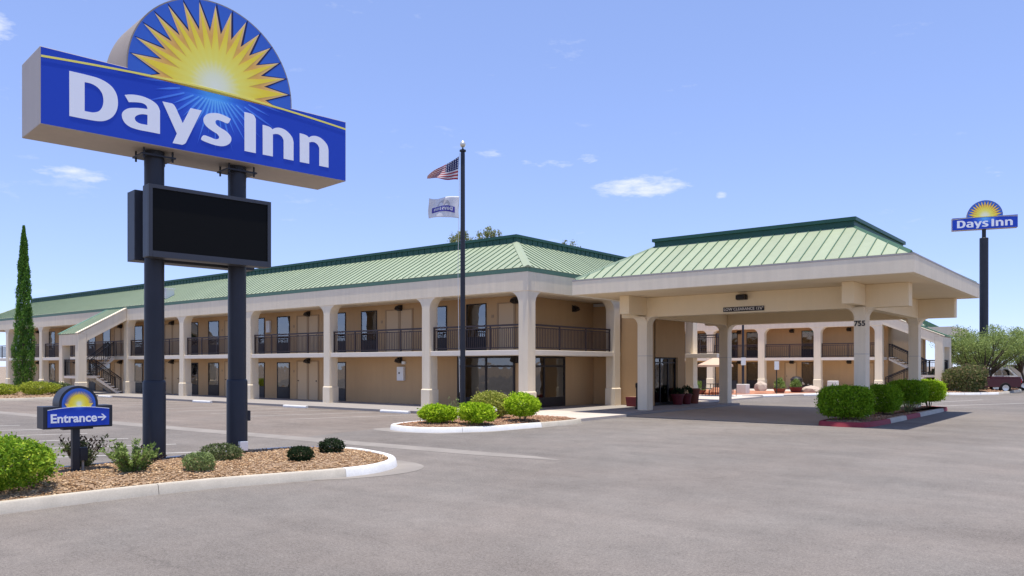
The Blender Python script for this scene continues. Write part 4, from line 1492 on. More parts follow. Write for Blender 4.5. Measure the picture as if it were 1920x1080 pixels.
# =================================================================== SIGNS
def logo_sun(root, k, cz, yf, sfx, arc, disc_r=1.6, a0=172.1, a1=7.5, count=15, R1=1.53, R0=1.03):
    """sun print: layers stepped out from the cabinet face; cz = centre height; yf = face plane (local y)"""
    disc_r, R1, R0 = disc_r * k, R1 * k, R0 * k

    def piece(name, ring, d, m):
        mb = MB()
        mb.prism(ring, XZ, -d, -d + .0012)
        return mb.build(name, m, root, (0.03 * k, yf, cz))
    base = -.245 * k
    da = (a0 - a1) / (count - 1)

    def star(rt, rv, wid, base_z, rmin=None):
        ring = []
        for i in range(count):
            a = R(a0 - i * da)
            ring.append((rt * math.cos(a), rt * math.sin(a)))
            av = R(a0 - (i + .5) * da)
            if i < count - 1:
                ring.append((rv * math.cos(av), rv * math.sin(av)))
        # shoulders down to the horizon line
        ring = [(-rv * .995, -.03 * k), ] + ring + [(rv * .995, -.03 * k)]
        ring = [(-1.3 * k, -.135 * k)] + ring + [(1.3 * k, -.135 * k)]
        return ring + [(float(x_), arc(x_) - cz) for x_ in np.linspace(1.75 * k, -1.75 * k, 15)]
    piece('sun_shadow', [(x + (.012 * k if x < 0 else .028 * k), z * 1.012) if z > -.02 * k else (x, z) for x, z in star(R1 * 1.03, R0 * 1.045, 0, base)], .0045, 'sign_navy')
    piece('sun_orange', star(R1, R0 * .99, 0, base), .006, 'sun_orange' + sfx)
    ring = []
    for i in range(count):
        a = R(a0 - i * da)
        ring.append((R1 * .97 * math.cos(a), R1 * .97 * math.sin(a)))
        av = R(a0 - (i + .5) * da)
        if i < count - 1:
            ring.append((R0 * .66 * math.cos(av), R0 * .66 * math.sin(av)))
    ring = [(-R0 * .75, -.06 * k)] + ring + [(R0 * .75, -.06 * k)]
    ring += [(float(x_), arc(x_) - cz) for x_ in np.linspace(1.6 * k, -1.6 * k, 15)]
    piece('sun_yellow', ring, .0075, 'sun_yellow' + sfx)


def brand_sign(root, k, W_, H_, T_, zb, cab, sfx, back=0.0, text=True):
    """name cabinet with a half-round sun cabinet on top; k scales the artwork"""
    w = W_ / 2
    cz = zb + 1.34 * k
    dr = 1.6 * k
    body = MB()
    body.box(-w, w, -T_ / 2, T_ / 2 + back, zb, zb + H_)
    c_ = body.build('name_cabinet', cab, root, bevel=.01)
    ring = [(dr * math.cos(R(180 - 180 * i / 40)) + .03 * k, cz + dr * math.sin(R(180 - 180 * i / 40))) for i in range(41)]
    ring = [(p[0], max(p[1], zb + H_ + .002)) for p in ring]
    ring = [(-dr + .03 * k, zb + H_ + .002)] + ring + [(dr + .03 * k, zb + H_ + .002)]
    MB().prism(ring, XZ, -T_ / 2 + .003, T_ / 2 + back - .003).build('sun_cabinet', 'drum_metal', root, smooth=True)
    # horizon arc of the print
    def arc(x):
        return zb + H_ - .02 * k - .145 * k * (abs(x) / w) ** 1.7
    f = -T_ / 2
    xs = [-w + .012 + (2 * w - .024) * i / 40 for i in range(41)]
    face = [(x, arc(x)) for x in xs] + [(w - .012, zb + .012), (-w + .012, zb + .012)]
    o = MB().prism([(x, z - cz) for x, z in face], XZ, -.0025, 0).build('name_face', 'face_blue' + sfx, root, (.03 * k, f, cz))
    for v in o.data.vertices:
        v.co.x -= .03 * k
    top = [(-w + .012, zb + H_ - .012)] + [(x, arc(x)) for x in xs] + [(w - .012, zb + H_ - .012)]
    MB().prism(top[::-1], XZ, f - .0022, f).build('upper_face', 'flat_face', root)
    d2 = [(dr * .985 * math.cos(R(180 - 180 * i / 40)), dr * .985 * math.sin(R(180 - 180 * i / 40))) for i in range(41)]
    lowz = (zb + H_ - cz) - .03 * k
    d2 = [(-dr * .985, lowz)] + d2 + [(dr * .985, lowz)]
    MB().prism(d2, XZ, -.0030, .002).build('sun_disc', 'disc_blue' + sfx, root, (.03 * k, f, cz))
    logo_sun(root, k, cz, f, sfx, arc)
    # yellow horizon line over everything
    ln = [(x, arc(x) + .018 * k) for x in xs] + [(x, arc(x) - .018 * k) for x in xs[::-1]]
    MB().prism(ln, XZ, f - .0105, f - .0085).build('horizon_line', 'sign_yellow', root)
    rays = MB()
    for i, a in enumerate(np.linspace(188, 352, 21)):
        a = R(a)
        L = (1.5 if i % 2 == 0 else 1.15) * k * (1.0 if abs(math.sin(a)) < .5 else .82)
        st = .265 * k / max(.2, abs(math.sin(a)))
        st = min(st, L * .6)
        d_, n_ = Vector((math.cos(a), math.sin(a))), Vector((-math.sin(a), math.cos(a)))
        w0 = .019 * k
        p = [d_ * st + n_ * w0 * .7, d_ * (st + (L - st) * .45) + n_ * w0, d_ * L, d_ * (st + (L - st) * .45) - n_ * w0, d_ * st - n_ * w0 * .7]
        p = [q for q in p]
        rays.prism([(q.x, max(q.y, zb + .02 - cz)) for q in p], XZ, -.0045, -.0035)
    rays.build('light_ray', 'ray_blue' + sfx, root, (.03 * k, f, cz))
    if text:
        for g in 'DaysInm':
            me = glyph_mesh(g, k * .98, .001)
            me.materials.append(M['sign_white'])
            link('letter', me, root, (0, f - .0068, zb))
    return cz


mat('flat_face', BLUE, 0.45, 0.01, 1.0)

PS = thing('pylon_sign', 'tall blue roadside motel sign with yellow sunburst on two dark posts', 'sign', (4.945, -17.48, .1), R(83.07))
PSL = .85             # sign centre along the sign axis from the first post
for i, s_ in enumerate((0.0, 1.57)):
    p = MB()
    p.lathe([(.196, -.1), (.196, 1.50), (.186, 1.53), (.17, 1.54), (.17, 5.42)], 28, (s_, 0, 0))
    p.lathe([(.172, 5.42), (.172, 5.72)], 28, (s_, 0, 0))
    po = p.build('post', 'post_steel', PS, smooth=True)
    pf = MB()
    pf.box(s_ - .30, s_ + .30, -.24, .24, 5.56, 5.59)
    for a in (-1, 1):
        for b in (-1, 1):
            pf.tube([(s_ + a * .25, b * .2, 5.50), (s_ + a * .25, b * .2, 5.70)], .018, 6)
    pf.build('flange', 'post_steel', po)

def offset_children(root, before, dx):
    for o in root.children:
        if o not in before:
            o.location.x += dx


before = set(PS.children)
brand_sign(PS, .978, 5.70, 1.255, .885, 5.69, 'cabinet_metal', '', back=.25)
offset_children(PS, before, .907)
for n_, y0, y1 in (('message_board', -.46, -.20), ('message_board', .20, .54)):
    x0, x1, z0, z1 = -.275, 2.035, 3.72, 5.0
    sg = -1 if y0 < 0 else 1
    fr = MB()
    fr.box(x0, x1, y0, y1, z0, z1)
    b_ = fr.build(n_, 'board_frame', PS, bevel=.012)
    yf = y0 if sg < 0 else y1
    rim = MB()
    for bb in ((x0, x0 + .07, z0, z1), (x1 - .07, x1, z0, z1), (x0 + .07, x1 - .07, z1 - .07, z1), (x0 + .07, x1 - .07, z0, z0 + .11)):
        rim.box(bb[0] + .002, bb[1] - .0005, min(yf, yf + sg * .03), max(yf, yf + sg * .03), bb[2] + .002, bb[3] - .002)
    rim.build('board_rim', 'board_frame', b_)
    MB().box(x0 + .07, x1 - .07, min(yf, yf + sg * .008), max(yf, yf + sg * .008), z0 + .11, z1 - .07).build('screen', 'board_screen', b_)
MB().box(1.50, 1.66, -.29, -.19, .16, .34).build('meter_box', 'white_metal', PS, bevel=.008)
MB().box(1.73, 1.82, -.06, .06, .72, .92).build('switch_box', 'post_steel', PS)

# entrance sign
ES = thing('directional_sign', 'small blue Entrance sign with arrow and sunburst on a short dark post', 'sign', (5.53, -19.08, .12), R(83.5))
MB().box(-.055, .055, -.055, .055, -.1, .82).build('post', 'post_steel', ES, bevel=.008)
MB().box(-.20, .24, -.09, .09, .76, .79).build('mount_plate', 'post_steel', ES)
MB().box(.056, .17, -.06, .06, .25, .46).build('junction_box', 'post_steel', ES)
MB().tube([(.11, 0, -.05), (.11, 0, .26)], .02, 8).build('conduit', 'coping_metal', ES)
ek, ew, eh, et, ez = .19, .505, .352, .36, .79
cz = ez + eh + .035
f = -et / 2
MB().box(-ew, ew, -et / 2, et / 2, ez, ez + eh).build('name_cabinet', 'post_steel', ES, bevel=.008)
dr = .285
ring = [(dr * math.cos(R(180 - 180 * i / 32)), cz + dr * math.sin(R(180 - 180 * i / 32))) for i in range(33)]
MB().prism([(-dr, ez + eh + .002)] + ring + [(dr, ez + eh + .002)], XZ, -et / 2 + .002, et / 2 - .002).build('sun_cabinet', 'post_steel', ES, smooth=True)
dr2 = .245
ring = [(dr2 * math.cos(R(180 - 180 * i / 32)), dr2 * math.sin(R(180 - 180 * i / 32))) for i in range(33)]
MB().prism([(-dr2, -.06)] + ring + [(dr2, -.06)], XZ, -.0055, .001).build('sun_disc', 'disc_blue_small', ES, (0, f, cz))
ring = []
for i in range(26):
    a = R(178 - i * 176 / 25)
    ring.append((.208 * math.cos(a), .208 * math.sin(a)))
    a = R(178 - (i + .5) * 176 / 25)
    if i < 25:
        ring.append((.132 * math.cos(a), .132 * math.sin(a)))
foot = [(.17, -.06), (-.17, -.06)]
MB().prism([(p[0] * 1.05, p[1] * 1.05) for p in ring] + foot, XZ, -.008, -.006).build('sun_shadow', 'sign_navy', ES, (0, f, cz))
MB().prism(ring + foot, XZ, -.011, -.009).build('sun_yellow', 'sun_yellow_small', ES, (0, f, cz))
xs = [-ew + .055 + (2 * ew - .11) * i / 24 for i in range(25)]
arc = lambda x: ez + eh - .015 - .05 * (abs(x) / ew) ** 1.8
MB().prism([(x, arc(x) - cz) for x in xs] + [(ew - .055, ez + .03 - cz), (-ew + .055, ez + .03 - cz)], XZ, -.014, -.012).build('name_face', 'face_blue_small', ES, (0, f, cz))
MB().prism([(x, arc(x) + .005) for x in xs] + [(x, arc(x) - .004) for x in xs[::-1]], XZ, f - .018, f - .015).build('horizon_line', 'sign_white', ES)
me = text_mesh('Entrance', .19, .005, .002)
me.materials.append(M['sign_white'])
link('lettering', me, ES, (-.075, f - .0175, ez + .155))
ar = [(.275, .148), (.365, .148), (.325, .108), (.35, .108), (.405, .16), (.35, .212), (.325, .212), (.365, .172), (.275, .172)]
MB().prism([(x, ez + z) for x, z in ar], XZ, f - .0195, f - .0155).build('arrow', 'sign_white', ES)

# far high sign
FS = thing('pole_sign', 'distant blue motel sign with sunburst on a single tall pole', 'sign', (7.39, 58.35, 0), R(38.76 - 23))
p = MB()
p.lathe([(.36, -.2), (.36, 13.5), (.34, 13.52), (.17, 13.53), (.17, 14.8)], 20)
p.build('post', 'post_steel', FS, smooth=True)
before = set(FS.children)
brand_sign(FS, .88, 5.15, 1.13, .7, 14.3, 'cabinet_metal', '')

# ------------------------------------------------------------------ flagpole and flags
FP = thing('flagpole', 'tall dark flagpole with silver ball standing behind clipped bushes', 'flagpole', (1.15, -5.0, .12))
MB().lathe([(.14, -.05), (.14, .06), (.088, .08), (.082, 4), (.072, 8.85), (.066, 8.95)], 16).build('pole', 'post_steel', FP, smooth=True)
MB().lathe([(.11, 8.95), (.11, 9.0), (.05, 9.02), (.02, 9.06), (.02, 9.1)], 12).build('truck', 'post_steel', FP)
MB().lathe([(.004, 9.08), (.055, 9.1), (.092, 9.15), (.1, 9.19), (.092, 9.23), (.055, 9.28), (.004, 9.29)], 14).build('ball', 'gold_ball', FP, smooth=True)
vr = Vector((.78, .626, 0))          # right-hand direction of the street view
MB().tube([tuple(-vr * .11 + Vector((0, 0, .9))), tuple(-vr * .16 + Vector((0, 0, 5))), tuple(-vr * .1 + Vector((0, 0, 8.9)))], .008, 5).build('halyard', 'white_metal', FP)


def flag_stripes():
    m = bpy.data.materials.new('flag_stripes')
    m.use_nodes = True
    t = m.node_tree
    b = t.nodes['Principled BSDF']
    b.inputs['Roughness'].default_value = .85
    uv = nd(t, 'ShaderNodeUVMap')
    sp = nd(t, 'ShaderNodeSeparateXYZ')
    t.links.new(uv.outputs[0], sp.inputs[0])
    u, v = sp.outputs[0], sp.outputs[1]
    st = mth(t, 'LESS_THAN', mth(t, 'MODULO', mth(t, 'MULTIPLY', v, 6.5), 1.0), 0.5)
    mix = nd(t, 'ShaderNodeMix', data_type='RGBA')
    t.links.new(st, mix.inputs[0])
    mix.inputs[6].default_value = (.72, .70, .72, 1)
    mix.inputs[7].default_value = (.42, .035, .06, 1)
    can = mth(t, 'MULTIPLY', mth(t, 'LESS_THAN', u, .42), mth(t, 'GREATER_THAN', v, 6 / 13))
    su = mth(t, 'SUBTRACT', mth(t, 'MODULO', mth(t, 'MULTIPLY', u, 14.0), 1.0), .5)
    sv = mth(t, 'SUBTRACT', mth(t, 'MODULO', mth(t, 'MULTIPLY', v, 10.0), 1.0), .5)
    dot = mth(t, 'LESS_THAN', mth(t, 'ADD', mth(t, 'MULTIPLY', su, su), mth(t, 'MULTIPLY', sv, sv)), .07)
    cm = nd(t, 'ShaderNodeMix', data_type='RGBA')
    t.links.new(dot, cm.inputs[0])
    cm.inputs[6].default_value = (.018, .025, .14, 1)
    cm.inputs[7].default_value = (.7, .7, .72, 1)
    fin = nd(t, 'ShaderNodeMix', data_type='RGBA')
    t.links.new(can, fin.inputs[0])
    t.links.new(mix.outputs[2], fin.inputs[6])
    t.links.new(cm.outputs[2], fin.inputs[7])
    t.links.new(fin.outputs[2], b.inputs['Base Color'])
    tr = nd(t, 'ShaderNodeBsdfTranslucent')
    t.links.new(fin.outputs[2], tr.inputs[0])
    ms = nd(t, 'ShaderNodeMixShader')
    ms.inputs[0].default_value = .35
    t.links.new(b.outputs[0], ms.inputs[1])
    t.links.new(tr.outputs[0], ms.inputs[2])
    t.links.new(ms.outputs[0], t.nodes['Material Output'].inputs[0])
    M['flag_stripes'] = m


flag_stripes()
vd = Vector((-.626, .78, 0))


def cloth(name, fn, nu, nv, m, parent):
    vs, fs, uvs = [], [], []
    for i in range(nu + 1):
        for j in range(nv + 1):
            vs.append(fn(i / nu, j / nv))
            uvs.append((i / nu, j / nv))
    for i in range(nu):
        for j in range(nv):
            a = i * (nv + 1) + j
            fs.append((a, a + nv + 1, a + nv + 2, a + 1))
    me = bpy.data.meshes.new(name)
    me.from_pydata(vs, [], fs)
    l = me.uv_layers.new(name='UVMap')
    for lp in me.loops:
        l.data[lp.index].uv = uvs[lp.vertex_index]
    me.materials.append(M[m])
    o = link(name, me, parent, smooth=True)
    sd = o.modifiers.new('thickness', 'SOLIDIFY')
    sd.thickness = .004
    return o


def us(u, v):
    top = -.02 - .66 * u ** 1.05 - .03 * math.sin(u * 7)
    bot = -.82 + .07 * u + .025 * math.sin(u * 9 + 1)
    z = bot + (top - bot) * v
    w = .11 * u * math.sin(u * 9 + v * 3.2) + .16 * u * (v - .5) * math.sin(4 * v + 1)
    p = -vr * (.13 + 1.03 * u + .03 * (1 - v)) + vd * w + Vector((0, 0, z))
    return tuple(p)


UF = thing('flag', 'red, white and blue striped flag blowing left at top of flagpole', 'flag', (1.15, -5.0, 8.93))
cloth('flag_cloth', us, 40, 26, 'flag_stripes', UF)


def wf(u, v):
    top = -.05 + .02 * math.sin(u * 6) - .06 * u
    bot = -.78 + .10 * math.sin(u * 3.2) * u + .02 * math.sin(u * 8)
    z = bot + (top - bot) * v
    w = .10 * u * math.sin(u * 8.5 + v * 1.6) + .05 * u
    p = -vr * (.13 + 1.02 * u + .02 * math.sin(v * 5)) + vd * w + Vector((0, 0, z))
    return tuple(p)


WF = thing('flag', 'white flag with blue name banner seen from its reverse, below the striped flag', 'flag', (1.15, -5.0, 7.62))
fc = cloth('flag_cloth', wf, 34, 20, 'flag_white', WF)


def on_flag(pts2, d):
    out = []
    for (a, b) in pts2:
        p = Vector(wf(a, b)) - vd * d
        out.append(tuple(p))
    return out


def banner(u):
    return .08 * math.sin(math.pi * (u - .12) / .76)


n = 26
vs, fs = [], []
for i in range(n + 1):
    u = .12 + .76 * i / n
    vs += on_flag([(u, .22 + banner(u)), (u, .50 + banner(u))], .012)
fs = [(2 * i, 2 * i + 2, 2 * i + 3, 2 * i + 1) for i in range(n)]
MB().add(vs, fs).build('banner', 'flag_blue', WF)
vs = []
ring = [(.5 + .21 * math.cos(R(180 * i / 20)), .56 + .33 * math.sin(R(180 * i / 20))) for i in range(21)]
vs = on_flag([(.5, .58)] + ring, .010)
MB().add(vs, [(0, i, i + 1) for i in range(1, 21)]).build('sun_emblem', 'flag_grey', WF)
for g in 'DaysInm':
    me = glyph_mesh(g, 1.0, .0)
    # reversed lettering: the flag shows its back; letter x runs from the pole outwards
    for v in me.vertices:
        x, _, z = v.co
        u = .5 + x / 5.9 * .72
        q = Vector(wf(u, .25 + .215 * z + banner(u))) - vd * .018
        v.co = q
    me.materials.append(M['flag_white'])
    link('letter', me, WF)

# =================================================================== VEGETATION
G2 = 'clipped bushes on the flagpole island'
bush('clipped_bush', 'low wide clipped lime-green bush at left tip of flagpole island', (2.42, -7.5, .12), .54, .52, .62, 7000, .07, 'leaf_lime', 2.7, group=G2, hole=.75, lump=.28)
bush('clipped_bush', 'dense lime-green clipped bush right beside the white kerb in front of the flagpole', (3.6, -7.0, .12), .48, .48, .70, 6500, .07, 'leaf_lime', 2.7, group=G2, hole=.75, lump=.28)
bush('clipped_bush', 'yellowing twiggy bush at the back of the flagpole island', (2.2, -4.75, .12), .60, .60, .92, 6000, .07, 'leaf_lime_dry', 2.6, group=G2, hole=.5)
bush('clipped_bush', 'rounded bright green bush at right end of flagpole island', (3.72, -5.05, .12), .52, .52, .88, 7000, .072, 'leaf_lime', 2.5, group=G2, lift=.2, hole=.75, lump=.28)
shoot_bush('dry_shrub', 'thin pale dry shrub beside the foot of the flagpole', (1.35, -5.7, .12), .3, .95, 9, 22, .06, 'leaf_sage', spread=.9)

G1 = 'small shrubs on the sign island'
bush('clipped_bush', 'large speckled green bush at the left edge beside the Entrance sign', (6.52, -20.67, .13), .72, .72, .75, 17000, .052, 'leaf_mixed', 3.0, lumps=24, lump=.2, group=G1, hole=.4)
shoot_bush('open_shrub', 'dark olive shrub with bronze shoot tips behind the Entrance sign post', (5.05, -18.75, .13), .46, .72, 26, 60, .055, 'leaf_olive', G1, top=('leaf_bronze', .4))
shoot_bush('open_shrub', 'bright yellow-green shrub between Entrance post and left sign post', (6.3, -18.55, .13), .50, .62, 42, 85, .055, 'leaf_pale', G1, top=('leaf_bronze', .08))
bush('round_shrub', 'small round sage-green shrub between the two sign posts', (6.95, -17.75, .14), .24, .24, .36, 3000, .032, 'leaf_sage', 2.2, group=G1, lift=.04)
bush('round_shrub', 'grey-green spreading shrub at foot of the right sign post', (5.95, -16.75, .14), .36, .36, .36, 2600, .04, 'leaf_olive', 2.2, group=G1, lift=.03, hole=.4)
bush('round_shrub', 'dark green ball-shaped shrub right of the sign posts', (7.2, -15.95, .14), .23, .23, .34, 2800, .034, 'leaf_deep', 2.2, group=G1, lift=.03)
bush('round_shrub', 'ragged dark shrub near the white tip of the sign island', (6.55, -14.75, .14), .25, .25, .34, 2000, .042, 'leaf_deep', 2.2, group=G1, lift=.03, hole=.5, lump=.3)

G3 = 'box hedges on the canopy island'
bush('clipped_hedge', 'large box-clipped green hedge in front of the numbered canopy column', (11.36, 2.2, .1), .80, .74, 1.14, 19000, .062, 'leaf_hedge', 4.0, group=G3, lift=.16, lump=.05, rotz=R(20))
bush('clipped_hedge', 'clipped green hedge just behind the numbered canopy column', (11.55, 5.85, .1), .62, .72, 1.12, 14000, .062, 'leaf_hedge', 3.4, group=G3, lift=.16, lump=.06)
bush('clipped_hedge', 'dark clipped hedge at the foot of the far right canopy column', (11.5, 10.0, .1), .72, .85, 1.22, 15000, .065, 'leaf_hedge', 3.4, group=G3, lift=.3, lump=.06)
bush('clipped_hedge', 'sunlit clipped hedge at the far end of the canopy island', (11.75, 12.75, .1), .62, .66, 1.2, 12000, .065, 'leaf_lime', 3.2, group=G3, lift=.3, lump=.06)  # sunlit look also put into the colour: brighter leaves than the shaded hedges
shoot_bush('open_shrub', 'thin pale shrub between the two canopy hedges on the right', (11.9, 8.2, .1), .35, .6, 12, 26, .06, 'leaf_sage')

G4 = 'bushes around the cypress'
bush('flowering_bush', 'yellow-green bush left of the cypress foot', (-33.2, -7.3, .12), .95, .95, .72, 3600, .10, 'leaf_yellow', 2.2, group=G4, lump=.3)
bush('flowering_bush', 'yellow-green bush right of the cypress foot', (-31.6, -5.9, .12), .9, .9, .85, 3600, .10, 'leaf_yellow', 2.2, group=G4, lump=.3)
bush('round_shrub', 'dark green shrub beside the staircase pillars on the left', (-32.6, -4.3, .12), .7, .7, .75, 2600, .09, 'leaf_olive', 2.2, lump=.3)

G5 = 'oleanders by the far driveway'
bush('oleander', 'pink-tipped oleander bush in front of the spreading tree', (9.3, 36.2, .1), 1.35, 1.25, 1.75, 8000, .13, 'leaf_oleander', 2.1, lumps=18, lump=.3, group=G5, lift=.1)
bush('oleander', 'smaller oleander bush beside the rear staircase', (7.75, 38.3, .1), 1.1, 1.2, 1.6, 6000, .13, 'leaf_oleander', 2.1, lumps=18, lump=.3, group=G5, lift=.1)

# columnar cypress
CY = thing('cypress_tree', 'slim dark green columnar cypress in front of the left wing', 'tree', (-39.2, -3.9, .1))
MB().tube([(0, 0, -.1), (0.02, 0, 5), (0, 0, 10.6)], [.13, .09, .02], 8).build('trunk', 'trunk_bark', CY)
n = 26000
zz = rng.uniform(0, 1, n) ** .85 * 10.95
prof = np.interp(zz, [0, .5, 2, 4, 6.5, 8.5, 10, 10.95], [.42, .52, .56, .52, .39, .25, .15, .04])
aa = rng.uniform(0, 6.283, n)
lobe = 1 + .20 * np.sin(aa * 3 + zz * 1.3) * np.sin(zz * 2.3 + aa) + .16 * np.sin(aa * 5 - zz * 3.1) + .10 * rng.normal(size=n)
rr = prof * lobe * np.where(rng.uniform(size=n) < .8, rng.uniform(.8, 1, n), rng.uniform(.2, .9, n))
gap = (np.sin(zz * 5.1 + aa * 2) + np.sin(zz * 2.1 - aa * 3) > 1.45) & (rng.uniform(size=n) < .7)
rr, zz, aa = rr[~gap], zz[~gap], aa[~gap]
P = np.c_[rr * np.cos(aa), rr * np.sin(aa), zz + .15]
Nn = np.c_[np.cos(aa) * .5, np.sin(aa) * .5, np.ones(len(aa))]
Nn /= np.linalg.norm(Nn, axis=1)[:, None]
link('crown', leaves_mesh('crown', P, Nn, .13, .35, 'leaf_cypress', flop=.4), CY)

tree('spreading_tree', 'spreading feathery desert tree beside the parked pickups', (9.5, 43.0, .1), 1.2, (0, 0, 3.25), (3.2, 3.0, 1.5), 80, 210, .14, 'leaf_mesquite', .13, 4, spread=.8, clump=.68, seed=5, aspect=.35)
tree('roadside_tree', 'loose green tree at the far right edge behind the white pickup', (11.9, 47.6, .0), 1.4, (0, 0, 3.2), (2.4, 2.4, 1.3), 40, 200, .15, 'leaf_mesquite', .12, 2, spread=.5, clump=.75, seed=8, aspect=.35)
tree('background_tree', 'pale upright tree top behind the roof ridge just left of the flagpole', (-23.3, 21.6, 0), 6.5, (0, 0, 10.3), (1.05, 1.05, 2.5), 60, 60, .17, 'leaf_far', .2, 1, clump=.26, seed=11, aspect=.45, tall=1.9)
tree('background_tree', 'wider pale tree top behind the roof ridge right of the flagpole', (-21.3, 22.8, 0), 6.5, (0, 0, 10.2), (1.7, 1.7, 2.5), 95, 60, .17, 'leaf_far', .2, 1, clump=.26, seed=15, aspect=.45, tall=1.9)
tree('background_tree', 'small tree top peeking over the roof ridge left of the canopy', (-20.8, 33.2, 0), 6.0, (0, 0, 10.8), (1.1, 1.1, 2.2), 50, 60, .19, 'leaf_far', .22, 1, clump=.3, seed=12, aspect=.45, tall=1.6)
tree('court_tree', 'leafy tree behind the rear staircase', (8.0, 52.0, 0), 1.5, (0, 0, 3.3), (2.4, 2.0, 1.6), 34, 240, .16, 'leaf_mesquite', .12, 2, spread=.5, clump=.75, seed=14, aspect=.4)

# =================================================================== SMALL THINGS
def wheel_stop(x0, x1, y, label, rot=0.0, group='concrete wheel stops'):
    L = x1 - x0
    o = MB().prism([(-.075, 0), (-.075, .07), (-.05, .115), (.05, .115), (.075, .07), (.075, 0)], lambda a, b, d: (d, a, b), -L / 2, L / 2).build('wheel_stop', 'kerb_white', None, ((x0 + x1) / 2, y, .004), bevel=.01)
    o.rotation_euler.z = rot
    return tag(o, label, 'wheel stop', group)


wheel_stop(-5.4, -3.75, -2.75, 'white concrete wheel stop nearest the flagpole island')
wheel_stop(-12.0, -10.3, -2.75, 'white concrete wheel stop in front of the blank ground-floor wall')
wheel_stop(-19.9, -18.2, -2.75, 'white concrete wheel stop seen just left of the right sign post')
wheel_stop(-30.8, -29.2, -2.75, 'white concrete wheel stop near the foot of the left staircase')
for (x, y, lb) in ((-.4, 20.4, 'wheel stop in the rear court left of the white planter block'), (1.1, 23.2, 'wheel stop in the rear court near the sign post'), (2.4, 26.6, 'wheel stop in the rear court near the boulders'), (3.9, 30.2, 'wheel stop in the rear court closest to the hedge')):
    o = wheel_stop(x - .85, x + .85, y, lb, R(66), 'wheel stops in the rear court')

# small white sprinkler beside the flag bushes
PL = thing('sprinkler', 'small white dome-topped sprinkler among the flagpole island bushes', 'lamp', (3.15, -5.75, .14))
MB().tube([(0, 0, -.05), (0, 0, .34)], .014, 6).build('stake', 'coping_metal', PL)
MB().lathe([(.03, .33), (.10, .36), (.10, .39), (.06, .46), (.02, .49)], 12).build('dome', 'block_white', PL, smooth=True)

# lobby front
def pot(name, label, loc, r, h, m, plant=None, group=None):
    t = thing(name, label, 'planter', loc, 0, group)
    MB().lathe([(r * .68, 0), (r * .95, h * .85), (r * 1.08, h * .86), (r * 1.08, h), (r * .95, h), (r * .9, h * .9), (.02, h * .88)], 18).build('pot', m, t, smooth=True)
    if plant:
        n = plant[1]
        d = unit(n)
        d[:, 2] = np.abs(d[:, 2])
        P = d * (rng.uniform(.3, 1, n) ** .5)[:, None] * np.array([plant[2], plant[2], plant[3]]) + np.array([0, 0, h * .9])
        link('plant', leaves_mesh('plant', P, d, plant[4], .35, plant[0], flop=.4), t)
    return t


pot('flower_pot', 'tall terracotta pot at the right corner of the lobby wall', (2.02, 10.55, .1), .26, .72, 'terracotta')
pot('flower_pot', 'dark red pot beside the lobby door with a small leafy plant', (2.05, 9.65, .1), .26, .5, 'red_paint', ('leaf_deep', 500, .32, .45, .1))
pot('flower_pot', 'dark red pot at the foot of the lobby glass', (1.95, 8.95, .1), .3, .5, 'red_paint', ('leaf_deep', 500, .3, .35, .1))
RT = thing('red_planter', 'low dark red planter trough beside the arcade column near the lobby', 'planter', (1.25, 6.35, .1))
MB().prism([(-.36, 0), (-.42, .42), (.42, .42), (.36, 0)], XZ, -.25, .25).build('trough', 'red_paint', RT, bevel=.02)
MB().box(-.38, .38, -.21, .21, .421, .43).build('soil_fill', 'soil', RT)
AU = thing('ash_urn', 'slim black ash urn beside the left front canopy column', 'bin', (2.35, 4.55, .1))
MB().lathe([(.11, 0), (.11, .06), (.07, .08), (.07, .86), (.1, .9), (.1, 1.06), (.05, 1.1)], 14).build('urn_body', 'bronze', AU, smooth=True)

# rear court
CU = thing('patio_umbrella', 'tan patio umbrella over dark furniture in the rear court', 'umbrella', (-1.5, 20.7, .1))
n8 = 8
mb = MB()
vs = [(0, 0, 2.35)] + [(1.12 * math.cos(R(45 * i)), 1.12 * math.sin(R(45 * i)), 1.86) for i in range(8)] + [(1.12 * math.cos(R(45 * i)), 1.12 * math.sin(R(45 * i)), 1.74) for i in range(8)]
mb.add(vs, [(0, 1 + i, 1 + (i + 1) % 8) for i in range(8)] + [(1 + i, 9 + i, 9 + (i + 1) % 8, 1 + (i + 1) % 8) for i in range(8)])
mb.build('canopy_cloth', 'umbrella_cloth', CU)
MB().tube([(0, 0, 0), (0, 0, 2.38)], .025, 8).build('pole', 'bronze', CU)
mb = MB()
for i in range(8):
    mb.tube([(0, 0, 2.3), (1.1 * math.cos(R(45 * i)), 1.1 * math.sin(R(45 * i)), 1.83)], .01, 4)
mb.build('rib', 'bronze', CU)
PT = thing('patio_table', 'dark round patio table beneath the tan umbrella', 'table', (-1.5, 20.7, .1))
MB().lathe([(.05, .68), (.55, .69), (.55, .72), (.05, .73)], 18).build('table_top', 'bronze', PT)
for k in range(4):
    a = R(45 + 90 * k)
    MB().tube([(.4 * math.cos(a), .4 * math.sin(a), 0), (.3 * math.cos(a), .3 * math.sin(a), .69)], .02, 6).build('leg', 'bronze', PT)


def patio_chair(loc, rz, label):
    t = thing('patio_chair', label, 'chair', loc, rz, 'patio chairs under the umbrella')
    MB().box(-.24, .24, -.24, .24, .40, .44).build('seat', 'bronze', t)
    MB().box(-.24, .24, .20, .24, .45, .92).build('backrest', 'bronze', t)
    for sx in (-1, 1):
        for sy in (-1, 1):
            MB().tube([(sx * .22, sy * .22, 0), (sx * .22, sy * .22, .40)], .016, 6).build('leg', 'bronze', t)


patio_chair((-1.95, 20.5, .1), R(90), 'dark patio chair on the left of the umbrella table')
patio_chair((-.35, 20.3, .1), R(-120), 'dark patio chair on the right of the umbrella table')

